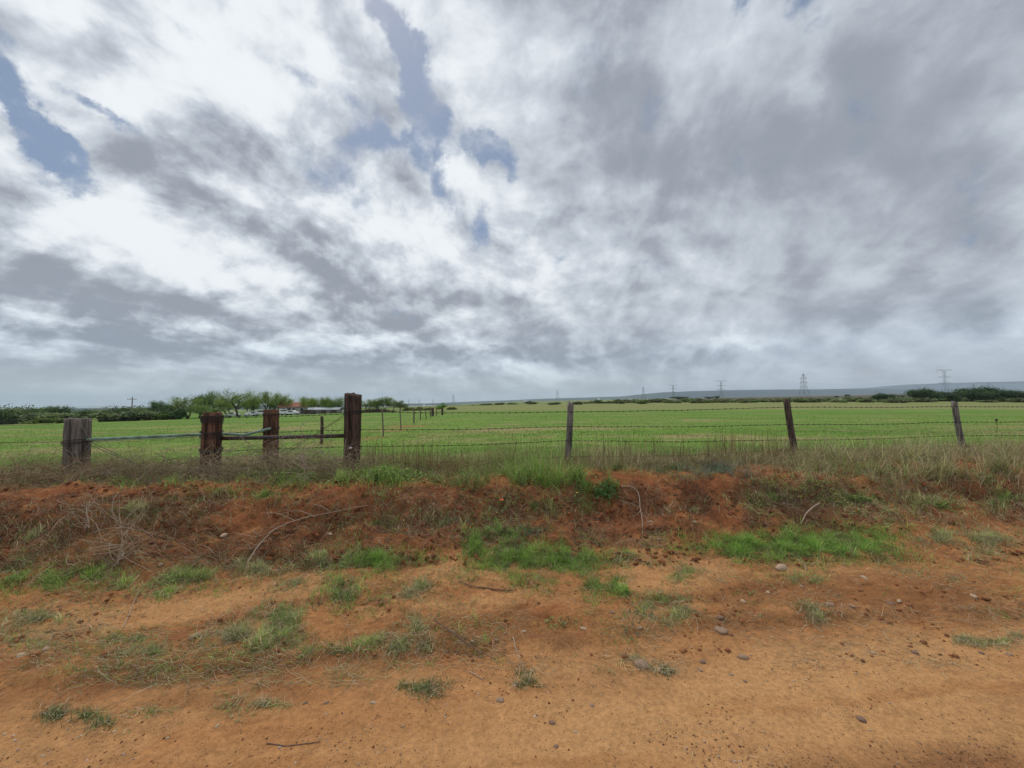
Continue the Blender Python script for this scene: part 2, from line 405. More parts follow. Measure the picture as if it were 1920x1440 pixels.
class VEG:
    def __init__(s): s.V = []; s.F = []; s.C = []; s.n = 0
    def add(s, vfc):
        V, F, C = vfc; s.V.append(V); s.F.append(F + s.n); s.C.append(C); s.n += len(V)
    def build(s, name, m, kind='stuff', label=None, cat=None, parent=None):
        o = link_mesh(name, np.concatenate(s.V), [np.concatenate(s.F)], m, parent, np.concatenate(s.C))
        return tag(o, label, cat, None, kind)

# ------------------------------------------------------------------ materials
def mat(name, color=(0.5, 0.5, 0.5), rough=0.85, attr=False, var=0.0, vscale=8.0, stretch=(1, 1, 1), bump=0.0, bscale=40.0,
        trans=0.0, metal=0.0, spec=0.25, dark=None, dscale=3.0):
    m = bpy.data.materials.new(name); m.use_nodes = True; t = m.node_tree; t.nodes.clear()
    out = N(t, 'ShaderNodeOutputMaterial'); b = N(t, 'ShaderNodeBsdfPrincipled')
    b.inputs['Roughness'].default_value = rough; b.inputs['Metallic'].default_value = metal
    b.inputs['Specular IOR Level'].default_value = spec
    c = None
    if attr:
        a = N(t, 'ShaderNodeVertexColor'); a.layer_name = 'Col'; c = a.outputs[0]
    co = N(t, 'ShaderNodeTexCoord').outputs['Object']
    mp_ = N(t, 'ShaderNodeMapping'); mp_.inputs['Scale'].default_value = stretch; t.links.new(co, mp_.inputs[0]); co = mp_.outputs[0]
    if c is None: c = N(t, 'ShaderNodeRGB').outputs[0]; c.default_value = (*color, 1)
    if dark is not None:
        c = mix(t, mrange(t, noise(t, co, dscale, 5, 0.6), 0.42, 0.62), c, dark)
    if var:
        f = mrange(t, noise(t, co, vscale, 6, 0.65), 0.25, 0.75, 1 - var, 1 + var, False)
        c = vmath(t, 'SCALE', c, None, f)
    t.links.new(c, b.inputs['Base Color'])
    if bump:
        bn = N(t, 'ShaderNodeBump'); bn.inputs['Strength'].default_value = bump; bn.inputs['Distance'].default_value = 0.02
        t.links.new(noise(t, co, bscale, 6, 0.65), bn.inputs['Height']); t.links.new(bn.outputs[0], b.inputs['Normal'])
    sh = b.outputs[0]
    if trans:
        tr = N(t, 'ShaderNodeBsdfTranslucent'); t.links.new(c, tr.inputs[0])
        mx = N(t, 'ShaderNodeMixShader'); mx.inputs[0].default_value = trans
        t.links.new(sh, mx.inputs[1]); t.links.new(tr.outputs[0], mx.inputs[2]); sh = mx.outputs[0]
    t.links.new(sh, out.inputs[0])
    return m
M_GRASS = mat('grass_blades', attr=True, rough=0.6, trans=0.30, spec=0.2)
M_FARPOST = mat('sun_bleached_post', (0.17, 0.135, 0.105), 0.95, var=.2)
M_DRY = mat('dry_stems', attr=True, rough=0.9, trans=0.3, spec=0.1)
M_WIRE = mat('rusty_wire', (0.055, 0.045, 0.04), 0.7, var=0.4, vscale=30, metal=0.3)
M_GREENPIPE = mat('green_pipe', (0.20, 0.30, 0.235), 0.5, var=0.22, vscale=9, stretch=(1, 1, 1), spec=0.4, dark=(0.11, 0.15, 0.115), dscale=7)
M_DARKPIPE = mat('dark_pipe', (0.045, 0.035, 0.032), 0.65, var=0.35, vscale=14, spec=0.35, dark=(0.075, 0.04, 0.028), dscale=9)
M_ROCK = mat('stone', (0.36, 0.24, 0.165), 0.9, var=0.3, vscale=30, bump=0.4, bscale=60)
M_ROCKP = mat('pale_stone', (0.46, 0.33, 0.225), 0.85, var=0.22, vscale=30, bump=0.3, bscale=60)
M_ROCKD = mat('dark_stone', (0.24, 0.15, 0.105), 0.85, var=0.25, vscale=30, bump=0.3, bscale=60)
M_BARK = mat('bark', (0.085, 0.065, 0.05), 0.95, var=0.3, vscale=3)
M_STEEL = mat('galvanised_steel', (0.16, 0.18, 0.20), 0.6, metal=0.2)
M_WHITE = mat('white_paint', (0.72, 0.73, 0.74), 0.5, var=0.08, vscale=2)
M_GLASS = mat('dark_glass', (0.03, 0.035, 0.04), 0.15, spec=0.6)
M_TYRE = mat('tyre_rubber', (0.025, 0.025, 0.025), 0.9)
M_POLE = mat('pole_wood', (0.10, 0.08, 0.065), 0.9, var=0.2, vscale=4)
M_ROOF = mat('red_roof', (0.36, 0.15, 0.10), 0.8, var=0.15, vscale=2)
M_WALL = mat('house_wall', (0.42, 0.40, 0.37), 0.85, var=0.12, vscale=2)
M_TIN = mat('tin_roof', (0.52, 0.55, 0.57), 0.45, var=0.12, vscale=2, metal=0.1)
def leafmat(name, c, var=0.35): return mat(name, attr=True, rough=0.65, trans=0.25, spec=0.15)
M_LEAF = leafmat('leaves', None)
def woodmat(name, c1, c2, wscale=(1, 1, .06)):
    m = bpy.data.materials.new(name); m.use_nodes = True; t = m.node_tree; b = t.nodes['Principled BSDF']
    b.inputs['Roughness'].default_value = 0.95; b.inputs['Specular IOR Level'].default_value = 0.12
    co = N(t, 'ShaderNodeTexCoord').outputs['Object']
    mp_ = N(t, 'ShaderNodeMapping'); mp_.inputs['Scale'].default_value = wscale; t.links.new(co, mp_.inputs[0])
    g = noise(t, mp_.outputs[0], 42, 7, 0.62); g2 = noise(t, co, 5, 4, 0.6)
    c = mix(t, mrange(t, g, 0.36, 0.62), c2, c1)
    c = mix(t, mrange(t, g2, 0.45, 0.7, 0, 0.55), c, tuple(0.6 * (a + b_) / 2 + 0.03 for a, b_ in zip(c1, c2)))
    crack = mrange(t, noise(t, mp_.outputs[0], 20, 5, 0.5), 0.58, 0.63)
    c = mix(t, math_(t, 'MULTIPLY', crack, 0.75), c, tuple(x * 0.25 for x in c2))
    t.links.new(c, b.inputs['Base Color'])
    bn = N(t, 'ShaderNodeBump'); bn.inputs['Strength'].default_value = 0.9; bn.inputs['Distance'].default_value = 0.012
    t.links.new(math_(t, 'SUBTRACT', g, crack), bn.inputs['Height']); t.links.new(bn.outputs[0], b.inputs['Normal'])
    return m
M_GREYWOOD = woodmat('weathered_grey_wood', (0.22, 0.19, 0.165), (0.085, 0.07, 0.06))
M_TIEWOOD = woodmat('dark_creosote_wood', (0.125, 0.075, 0.055), (0.035, 0.022, 0.018))
M_REDWOOD = woodmat('reddish_old_wood', (0.20, 0.10, 0.062), (0.055, 0.028, 0.02))
M_PALEWOOD = woodmat('pale_post_wood', (0.30, 0.27, 0.24), (0.10, 0.085, 0.075))
M_BROWNWOOD = woodmat('brown_post_wood', (0.16, 0.115, 0.09), (0.05, 0.036, 0.03))

# ground material: vertex albedo with grain, pebbly specks and fine relief
def ground_mat():
    m = bpy.data.materials.new('red_soil_and_field'); m.use_nodes = True; t = m.node_tree; b = t.nodes['Principled BSDF']
    b.inputs['Roughness'].default_value = 0.97; b.inputs['Specular IOR Level'].default_value = 0.08
    a = N(t, 'ShaderNodeVertexColor'); a.layer_name = 'Col'; c = a.outputs[0]
    al = N(t, 'ShaderNodeAttribute'); al.attribute_name = 'soil'; soil = al.outputs['Fac']
    co = N(t, 'ShaderNodeTexCoord').outputs['Object']
    g1 = noise(t, co, 240, 3, 0.7); g2 = noise(t, co, 38, 5, 0.62); g3 = noise(t, co, 6, 5, 0.6)
    f = math_(t, 'ADD', math_(t, 'MULTIPLY', math_(t, 'SUBTRACT', g1, 0.5), 0.95), math_(t, 'MULTIPLY', math_(t, 'SUBTRACT', g2, 0.5), 0.95))
    f = math_(t, 'ADD', f, math_(t, 'MULTIPLY', math_(t, 'SUBTRACT', g3, 0.5), 0.45))
    c = vmath(t, 'SCALE', c, None, math_(t, 'ADD', 1.0, math_(t, 'MULTIPLY', f, math_(t, 'ADD', 0.35, math_(t, 'MULTIPLY', soil, 0.75)))))
    # dark crumbs and pale grit
    vo = N(t, 'ShaderNodeTexVoronoi'); vo.inputs['Scale'].default_value = 75; t.links.new(co, vo.inputs['Vector'])
    dens = mrange(t, noise(t, co, 2.3, 3, 0.6), 0.45, 0.70)
    rnd = N(t, 'ShaderNodeSeparateColor'); t.links.new(vo.outputs['Color'], rnd.inputs[0])
    sp = math_(t, 'MULTIPLY', mrange(t, vo.outputs['Distance'], 0.10, 0.34, 1, 0), mrange(t, rnd.outputs[0], 0.72, 0.78))
    spd = math_(t, 'MULTIPLY', math_(t, 'MULTIPLY', sp, soil), math_(t, 'ADD', 0.05, math_(t, 'MULTIPLY', dens, 0.6)))
    c = mix(t, spd, c, (0.10, 0.045, 0.025))
    sp2 = math_(t, 'MULTIPLY', mrange(t, vo.outputs['Distance'], 0.08, 0.30, 1, 0), mrange(t, rnd.outputs[1], 0.94, 0.96))
    c = mix(t, math_(t, 'MULTIPLY', math_(t, 'MULTIPLY', sp2, soil), 0.6), c, (0.55, 0.42, 0.32))
    t.links.new(c, b.inputs['Base Color'])
    bn = N(t, 'ShaderNodeBump'); bn.inputs['Strength'].default_value = 1.0; bn.inputs['Distance'].default_value = 0.014
    h = math_(t, 'ADD', math_(t, 'MULTIPLY', g1, 0.30), g2); h = math_(t, 'ADD', h, math_(t, 'MULTIPLY', sp, 0.35))
    t.links.new(math_(t, 'MULTIPLY', h, soil), bn.inputs['Height']); t.links.new(bn.outputs[0], b.inputs['Normal'])
    return m
M_GROUND = ground_mat()

# ------------------------------------------------------------------ ground sheet
AP = 3.0                                      # the fan's apex lies behind the camera
inv = np.linspace(1 / 3.9, 1 / 10.0, 430)
Yr = np.concatenate([[-2.9, -2, -1, 0, .5], 1 / inv - AP, np.geomspace(7.02, 6500, 330)])
ur = np.concatenate([np.linspace(-2.6, -1.32, 60)[:-1], np.linspace(-1.32, 1.32, 780), np.linspace(1.32, 2.6, 60)[1:]])
YY, UU = np.meshgrid(Yr, ur, indexing='ij')
XX = UU * (YY + AP) * (1 - 0.0 * YY)
# the fan opens with the view: beyond the near bank it is measured from the camera
ZZ = ground(XX, YY)
q = qcoord(XX, YY)
def patch(X, Y, s, seed, a, b, o=4): return sstep(a, b, fbm(X * s, Y * s, o, seed))
c_sand = np.array([0.50, 0.268, 0.115]); c_orange = np.array([0.41, 0.187, 0.072]); c_red = np.array([0.285, 0.105, 0.044])
c_dark = np.array([0.125, 0.055, 0.027])
def lerp(a, b, t): return a * (1 - t[..., None]) + b * t[..., None]
Cg = np.broadcast_to(c_sand, XX.shape + (3,)).copy()
rd = sstep(1.9, 2.75, q + 0.5 * fbm(XX * .8, YY * .8, 3, 40))
Cg = lerp(Cg, c_orange * 0.92, rd * 0.85)
Cg = lerp(Cg, c_orange, patch(XX, YY, 0.7, 41, 0.0, 0.45) * 0.55)
Cg = lerp(Cg, c_sand * 1.12, patch(XX, YY * 1.6, 0.55, 44, 0.10, 0.45) * 0.5 * (1 - sstep(3.5, 4.0, q)))
Cg = lerp(Cg, c_dark * 1.35, patch(XX, YY * 1.5, 1.4, 42, 0.12, 0.50) * 0.55 * (0.35 + 0.65 * rd))
Cg = lerp(Cg, c_red * 1.15, patch(XX, YY * 1.7, 2.3, 47, 0.0, 0.45) * 0.6 * rd)
Cg = lerp(Cg, c_sand * 1.05, patch(XX, YY * 1.5, 1.9, 48, 0.10, 0.45) * 0.5 * rd * (1 - sstep(3.6, 4.1, q)))
Cg = lerp(Cg, c_orange * 1.05, (1 - sstep(-.6, .8, XX)) * sstep(-.15, .25, fbm(XX * .9, YY * 1.4, 4, 38)) * (1 - sstep(2.5, 2.8, q)) * 0.7)
fine = fbm(XX * 6, YY * 9, 4, 37, .6); fine2 = fbm(XX * 21, YY * 27, 3, 36, .6)
Cg = Cg * (1 + (0.16 + .22 * rd) * fine + .22 * fine2)[..., None]
Cg = lerp(Cg, c_dark * 1.1, rd * sstep(.22, .5, fine + .5 * fine2) * .55)
# patches of pale blown sand and of darker damp crust where they lie on the verge
DX, DY, DZ = XX, np.maximum(YY, .6), ZZ - EYE
dep = DY * fw[1] + DZ * fw[2]; PXv = 960 + FPX * (DX * rt[0] + DY * rt[1] + DZ * rt[2]) / dep; PYv = 720 - FPX * (DX * up[0] + DY * up[1] + DZ * up[2]) / dep
nz = .55 * fbm(XX * 2.2, YY * 3.0, 4, 31, .6)
def spotm(px, py, rx, ry, sl=0.0):
    return 1 - sstep(.45, 1.15, np.hypot((PXv - px) / rx, (PYv - py + sl * (PXv - px)) / ry) + nz)
for (px_, py_, rx_, ry_, sl_, k_) in ((270, 1150, 250, 30, .12, .75), (560, 1105, 160, 24, .12, .6), (830, 1062, 120, 34, .05, .7), (1240, 1085, 130, 40, 0, .7), (1190, 1025, 80, 22, 0, .6), (330, 1050, 110, 20, 0, .5), (1620, 1255, 400, 70, .08, .8), (1250, 1390, 480, 60, .04, .6), (640, 1420, 420, 46, .03, .35), (1560, 1075, 160, 22, 0, .4), (1100, 1350, 200, 40, 0, .4)):
    Cg = lerp(Cg, c_sand * 1.08, spotm(px_, py_, rx_, ry_, sl_) * k_)
for (px_, py_, rx_, ry_, sl_, k_) in ((930, 1175, 240, 34, .03, .55), (1560, 1110, 330, 34, .03, .5), (1120, 1285, 190, 34, .04, .5), (1640, 1425, 230, 40, .0, .65), (330, 1262, 330, 30, .10, .5), (700, 1235, 240, 26, .06, .5), (1790, 1150, 200, 30, 0, .5), (120, 1300, 200, 30, .1, .4), (1460, 1160, 200, 24, 0, .4), (1880, 1330, 120, 50, .1, .35), (430, 1310, 200, 24, .05, .4)):
    Cg = lerp(Cg, np.array([.22, .095, .04]), spotm(px_, py_, rx_, ry_, sl_) * k_)
trk = sstep(1.55, 1.75, q) * (1 - sstep(2.15, 2.5, q)) * sstep(-1.8, 0.2, XX + .6 * fbm(XX, YY, 2, 49))
Cg = lerp(Cg, c_sand * 1.10, trk * 0.6)
Cg = lerp(Cg, c_orange * .95, (1 - sstep(2.2, 2.6, q)) * sstep(.05, .4, fbm(q * 5.5, XX * .35, 3, 29, .6) + .3 * fine) * .5)
grv = (1 - sstep(1.5, 1.72, q)) * sstep(0.3, 1.0, XX) * sstep(-.25, .2, fbm(XX * 2.2, YY * 2.2, 3, 39))
Cg = lerp(Cg, c_dark * 1.5, grv * 0.6)
bk = sstep(3.55, 4.25, q + 0.25 * fbm(XX * 1.2, YY * 1.2, 3, 43))
Cg = lerp(Cg, c_red, bk * 0.92)
Cg = lerp(Cg, c_dark * 0.75, bk * patch(XX, YY * 1.4, 1.3, 45, 0.05, 0.42) * 0.65)
Cg = lerp(Cg, c_dark * 0.6, bk * patch(XX, YY, 5.0, 35, 0.10, 0.45) * 0.5)  # dark blotches painted in as deeper shadow for the bank's crevices
Cg = lerp(Cg, c_orange * 1.15, bk * patch(XX, YY, 4.0, 34, 0.15, 0.45) * 0.6)
Cg = lerp(Cg, c_orange * 1.0, bk * patch(XX, YY, 1.0, 46, 0.10, 0.40) * 0.75)
# verge behind the bank and the pasture
vg = sstep(5.1, 5.9, q)
Cg = lerp(Cg, np.array([0.25, 0.20, 0.105]), vg * 0.85)
fl = sstep(6.2, 7.3, q)
g1 = np.array([0.145, 0.24, 0.042]); g2 = np.array([0.108, 0.222, 0.030]); tan = np.array([0.31, 0.26, 0.115])
fg = lerp(np.broadcast_to(g1, XX.shape + (3,)), g2, sstep(22, 55, YY) * (0.75 + 0 * XX))
fx = XX / np.maximum(YY, 8) 
pt = fbm(XX * 0.16, YY * 0.30, 4, 50) + 0.5 * fbm(XX * 0.9, YY * 1.6, 3, 51)
nearw = 1 - sstep(22, 36, YY)
fg = lerp(fg, tan, sstep(0.0, 0.5, pt) * (0.25 + 0.65 * nearw))
fg = lerp(fg, tan * 0.9, (1 - sstep(9, 15, YY)) * sstep(-0.15, 0.3, pt) * 0.55)
fg = fg * (1 + .35 * nearw * fbm(XX * 1.4, YY * 3.0, 4, 56, .6))[..., None]
pt2 = fbm(XX * 0.05, YY * 0.14, 3, 53)
fg = lerp(fg, tan, sstep(0.02, 0.35, pt2) * 0.55)
fg = lerp(fg, np.array([.07, .15, .025]), sstep(0.0, 0.4, fbm(XX * 0.04 + 9, YY * 0.12, 4, 57)) * 0.45)
fg = lerp(fg, np.array([.17, .26, .055]), sstep(0.05, 0.4, fbm(XX * 0.03 + 4, YY * 0.22, 4, 58)) * 0.5)
Cg = lerp(Cg, fg, fl)
# bare red patches where the cross fence starts
for (px_, Y_, r_, w_) in ((765, 21, 1.6, .8), (690, 12.5, .9, .5), (735, 17, 1.0, .5), (612, 10.5, .8, .35)):
    X_ = (px_ - 960) / FPX * Y_
    dd = np.hypot((XX - X_) / r_, (YY - Y_) / (r_ * 1.5)) + 0.5 * fbm(XX * 1.3, YY * 1.3, 3, 55)
    Cg = lerp(Cg, np.array([0.33, 0.16, 0.08]), (1 - sstep(0.3, 1.0, dd)) * w_)
# far country
straw = np.array([0.235, 0.235, 0.095]); pastel = np.array([0.20, 0.25, 0.095])
e1 = sstep(100, 118, YY + 14 * fbm(XX * .03, YY * .03, 2, 60) + 12 * sstep(-.1, .3, fx))
Cg = lerp(Cg, straw, e1 * 0.80 * sstep(-.42, -.2, fx))
e2 = sstep(165, 190, YY)
Cg = lerp(Cg, pastel, e2 * 0.85)
stp = fbm(XX * 0.004, YY * 0.006, 4, 61)
Cg = lerp(Cg, np.array([0.11, 0.14, 0.06]), e2 * sstep(-0.02, 0.25, stp) * 0.8)
Cg = lerp(Cg, np.array([0.30, 0.30, 0.14]), e2 * sstep(0.05, 0.35, -stp) * 0.7)
pl = sstep(520, 640, YY) * sstep(0.25, 0.6, fx)
Cg = lerp(Cg, np.array([0.095, 0.07, 0.055]), pl * 0.9)
Cg = lerp(Cg, np.array([0.16, 0.15, 0.09]), pl * sstep(1500, 1900, YY) * 0.8)
nr, nc = XX.shape
I = np.arange(nr * nc).reshape(nr, nc)
F = np.stack([I[:-1, :-1], I[:-1, 1:], I[1:, 1:], I[1:, :-1]], -1).reshape(-1, 4)
gob = link_mesh('ground', np.stack([XX, YY, ZZ], -1).reshape(-1, 3), [F], M_GROUND, None, np.clip(Cg, 0.01, 0.8).reshape(-1, 3), True)
at_ = gob.data.attributes.new('soil', 'FLOAT', 'POINT')
at_.data.foreach_set('value', (1 - 0.85 * sstep(6.0, 8.0, q)).astype(np.float32).ravel())
tag(gob, 'orange sandy road edge, red bank and green pasture running to the horizon', 'ground', None, 'structure')

# ------------------------------------------------------------------ hills on the horizon
def hill(name, Y0, depth, prof, seed, mcol, label):
    us = np.linspace(-2.4, 2.4, 420); vs = np.linspace(0, 1, 26)
    U, Vv = np.meshgrid(us, vs, indexing='ij')
    Yy = Y0 + Vv * depth; X = U * Y0 * (1 + 0 * Vv)
    pxs = np.array([p[0] for p in prof]); pys = np.array([p[1] for p in prof], float)
    uu = (pxs - 960) / FPX
    elev = np.interp(U, uu, yhor(uu) - pys)                    # pixels above eye level
    crest = 0.45
    H = EYE + (elev + 0.5 * fbm(U * 14, Vv * 3, 4, seed)) / FPX * (Y0 + crest * depth)
    prof_s = sstep(0, crest, Vv) * (1 - 0.25 * sstep(crest, 1, Vv))
    base = -60.0
    Z = base + (H - base) * prof_s + 0.02 * H * fbm(U * 30, Vv * 9, 3, seed + 1) * prof_s * (1 - prof_s)
    n1, n2 = U.shape; I = np.arange(n1 * n2).reshape(n1, n2)
    F = np.stack([I[:-1, :-1], I[1:, :-1], I[1:, 1:], I[:-1, 1:]], -1).reshape(-1, 4)
    m = mat(name + '_cover', mcol, 0.95, var=0.45, vscale=0.006, stretch=(1, 1, 4))
    return tag(link_mesh(name, np.stack([X, Yy, Z], -1).reshape(-1, 3), [F], m, None, None, True), label, 'hills', None, 'structure')
hill('hills', 6600, 2500, [(-800, 840), (300, 790), (600, 768), (760, 757), (1045, 747), (1200, 743), (1290, 735), (1420, 731), (1600, 729), (2700, 726)], 70,
     (0.035, 0.055, 0.05), 'low dark blue ridge along the horizon')
hill('hills', 9600, 2500, [(-800, 774), (0, 765), (760, 761), (1000, 757), (1250, 742), (1400, 734), (1700, 727), (1790, 720), (1920, 716), (2700, 700)], 73,
     (0.06, 0.08, 0.075), 'paler blue mesa farther off on the right of the horizon')

# ------------------------------------------------------------------ haze
hz = MB(); hz.box((0, 6400, 115), (36000, 13000, 320))
M_HAZE = bpy.data.materials.new('haze'); M_HAZE.use_nodes = True; t = M_HAZE.node_tree; t.nodes.clear()
pv = N(t, 'ShaderNodeVolumePrincipled'); pv.inputs['Color'].default_value = (0.68, 0.82, 1.0, 1)
pv.inputs['Density'].default_value = 0.00007; pv.inputs['Anisotropy'].default_value = 0.0
ho = N(t, 'ShaderNodeOutputMaterial'); t.links.new(pv.outputs[0], ho.inputs['Volume'])
HZ = hz.build('haze', M_HAZE); tag(HZ, 'thin bluish haze in the distance', 'haze', None, 'stuff')

# ------------------------------------------------------------------ fence posts
def post_mesh(rad, h, seed, lean=(0, 0), n=20, taper=0.9, topslant=(0, 0), square=0.0, jag=0.01, bend=0.0):
    r_ = np.random.default_rng(seed)
    K = 16; th_ = np.arange(n) / n * 2 * math.pi
    zs = np.concatenate([[-0.35], np.linspace(-0.05, h, K)])
    groove = r_.normal(0, 0.035, n); V = []
    for i, z in enumerate(zs):
        t = max(0, z / h); r = rad * (1 + (taper - 1) * t)
        rr = r * (1 + groove + r_.normal(0, 0.012, n))
        if square: rr = rr * (1 / np.maximum(np.abs(np.cos(th_)), np.abs(np.sin(th_))) * square + (1 - square))
        x = np.cos(th_) * rr + lean[0] * z + bend * math.sin(t * 3); y = np.sin(th_) * rr + lean[1] * z
        zz = np.full(n, z)
        if i == len(zs) - 1:
            zz = z + topslant[0] * np.cos(th_) * r + topslant[1] * np.sin(th_) * r + r_.normal(0, jag, n)
        V.append(np.stack([x, y, zz], -1))
    V = np.concatenate(V); nn = len(zs)
    i = np.arange(nn - 1)[:, None] * n; j = np.arange(n)[None, :]; j2 = (j + 1) % n
    F = np.stack([i + j, i + j2, i + n + j2, i + n + j], -1).reshape(-1, 4)
    c = V[-n:].mean(0); inner = V[-n:] * 0.55 + c * 0.45; inner[:, 2] += r_.normal(0, 0.006, n) - 0.004
    V = np.concatenate([V, inner, c[None] - [0, 0, .008]]); b = (nn - 1) * n; i0 = nn * n; ce = i0 + n
    F = np.concatenate([F, [(b + k, b + (k + 1) % n, i0 + (k + 1) % n, i0 + k) for k in range(n)]])
    F3 = [(i0 + k, i0 + (k + 1) % n, ce) for k in range(n)]
    return V, F, F3
def post_obj(name, at3, topz, rad, m, parent, seed, **kw):
    V, F, F3 = post_mesh(rad, topz - at3[2], seed, **kw)
    o = link_mesh(name, V, [F, F3], m, parent, None, True)
    o.location = [float(a) for a in at3]
    for p in (): pass
    return o
def loops(cx, cy, z, r, n, seed, wr=0.0035, spread=0.012, lean=(0, 0), z0=0.0):
    r_ = np.random.default_rng(seed); mb = MB(); wr = .0048
    for k in range(n):
        a = np.linspace(0, 2 * math.pi, 25); zz = z + r_.normal(0, spread); tl = r_.normal(0, 0.1); ph = r_.uniform(0, 6)
        rr = r * (1.06 + 0.03 * r_.random())
        mb.tube(np.stack([cx + np.cos(a) * rr + lean[0] * (zz - z0), cy + np.sin(a) * rr + lean[1] * (zz - z0), zz + tl * rr * np.cos(a + ph)], -1), wr, 5, False)
    return mb
def yrow(px, py, Y): return spot(px, py, Y)
# positions (column in the photo, distance) of the near posts
D_A, D_B, D_C, D_D = 5.75, 5.95, 6.6, 6.05
def pbase(px, Y): return at(px, Y)
def topz(px, py, Y): return float(spot(px, py, Y)[2])
gA, gB, gC, gD = pbase(148, D_A), pbase(397, D_B), pbase(509, D_C), pbase(660, D_D)
brace = thing('braced_fence_end', 'heavy old timber posts braced with green and dark pipes, left of the wire fence', 'fence', (gD[0], gD[1], gD[2]))
def sub(o, parent):
    o.parent = parent; o.matrix_parent_inverse = Matrix.Translation(-parent.location) if parent.rotation_euler[2] == 0 else parent.matrix_world.inverted(); return o
def P_in(o, root):      # keep world placement under a root that only has a location
    o.parent = root; o.location = o.location - root.location; return o
pA = P_in(post_obj('post', gA, topz(148, 785, D_A), 0.135, M_GREYWOOD, None, 1, taper=0.97, topslant=(-.03, .0), square=0.35, jag=.008), brace); tag(pA, 'thick weathered grey post stub')
pB = P_in(post_obj('post', gB, topz(397, 774, D_B), 0.128, M_REDWOOD, None, 2, taper=0.93, topslant=(0, 0), square=0.30, lean=(0.02, 0), jag=.012), brace); tag(pB, 'reddish brown post wound with wire')
pC = P_in(post_obj('post', gC, topz(509, 768, D_C), 0.105, M_REDWOOD, None, 3, taper=0.97, square=0.6, jag=.007), brace); tag(pC, 'squared brown post standing behind the pipe')
pD = P_in(post_obj('post', gD, topz(661, 739, D_D), 0.112, M_TIEWOOD, None, 4, taper=1.05, topslant=(-.16, .1), square=0.25, lean=(0.015, 0), jag=.006), brace); tag(pD, 'tallest dark corner post with slanted top')
def pipe(name, pts, r, m, root, n=12, lab=None):
    mb = MB(); P = np.array(pts) - np.array(root.location)
    mb.tube(P, r, n); o = mb.build(name, m, root, True); return tag(o, lab)
def smoothpath(pts, k=8):
    pts = np.array(pts, float); out = []
    P = np.concatenate([[2 * pts[0] - pts[1]], pts, [2 * pts[-1] - pts[-2]]])
    for i in range(1, len(P) - 2):
        for t_ in np.linspace(0, 1, k, endpoint=False):
            a, b, c, d = P[i - 1], P[i], P[i + 1], P[i + 2]
            out.append(0.5 * ((2 * b) + (-a + c) * t_ + (2 * a - 5 * b + 4 * c - d) * t_ ** 2 + (-a + 3 * b - 3 * c + d) * t_ ** 3))
    out.append(pts[-1]); return np.array(out)
pipe('brace_pipe', smoothpath([yrow(164, 824, 5.72), yrow(280, 819, 5.8), yrow(390, 814, 6.12), yrow(430, 814, 6.2), yrow(458, 815, 6.27), yrow(472, 812, 6.3), yrow(508, 803, 6.48)], 5), 0.021, M_GREENPIPE, brace, lab='bent pale green pipe')
pipe('brace_pipe', [yrow(404, 822, 6.0), yrow(530, 820, 6.02), yrow(648, 817, 6.05)], 0.031, M_DARKPIPE, brace, lab='thick dark brown pipe')
pipe('brace_rod', [yrow(164, 828, 5.84), yrow(390, 818, 6.05)], 0.006, M_GREENPIPE, brace, 6)
def wobble(pts, amp, seed, k=14):
    r_ = np.random.default_rng(seed); p = smoothpath(pts, k); n = len(p)
    w_ = np.cumsum(r_.normal(0, 1, (n, 3)), 0); w_ -= np.linspace(0, 1, n)[:, None] * w_[-1]
    return p + w_ * amp
def wireo(name, pts, r, root, seed, amp=0.0015, k=14, lab=None):
    mb = MB(); mb.tube(wobble(pts, amp, seed, k) - np.array(root.location), r, 5); return tag(mb.build(name, M_WIRE, root, True), lab)
wireo('guy_wire', [yrow(648, 776, 5.93), yrow(585, 818, 6.0), yrow(520, 852, 6.3)], 0.0035, brace, 1)
wireo('guy_wire', [yrow(648, 780, 5.93), yrow(590, 816, 6.0), yrow(527, 856, 6.3)], 0.0035, brace, 2)
wireo('guy_wire', [yrow(166, 826, 5.7), yrow(215, 850, 5.7), yrow(290, 884, 5.6)], 0.004, brace, 3)
wireo('guy_wire', [yrow(168, 834, 5.7), yrow(222, 856, 5.72), yrow(280, 880, 5.65)], 0.0035, brace, 4)
for (g, px, pyl, D, r, cnt, sp, ln) in ((gA, 148, (828,), D_A, .142, 4, .010, (0, 0)), (gB, 397, (783, 789), D_B, .128, 5, .014, (0.02, 0)), (gB, 397, (811, 819), D_B, .128, 3, .010, (0.02, 0)),
                               (gB, 397, (845,), D_B, .130, 4, .012, (0.02, 0)), (gC, 509, (778, 804), D_C, .115, 2, .007, (0, 0)), (gD, 660, (771, 775), D_D, .116, 3, .006, (0.015, 0))):
    for q_, pyy in enumerate(pyl):
        z_ = topz(px, pyy, D - .1)
        mb = loops(g[0] - brace.location[0], g[1] - brace.location[1], z_ - brace.location[2], r * 1.05, cnt, int(px + pyy), spread=sp, lean=ln, z0=g[2] - brace.location[2])
        mb.build('wire_wrap', M_WIRE, brace, True)
ins = MB(); c_ = yrow(657, 840, D_D - 0.135) - np.array(brace.location)
ins.tube([c_ + [-.022, 0, -.004], c_ + [-.008, -.012, 0], c_ + [.008, -.012, .004], c_ + [.024, 0, .008]], [.011, .017, .017, .010], 10)
tag(ins.build('insulator', M_WHITE, brace, True), 'small white plastic insulator')

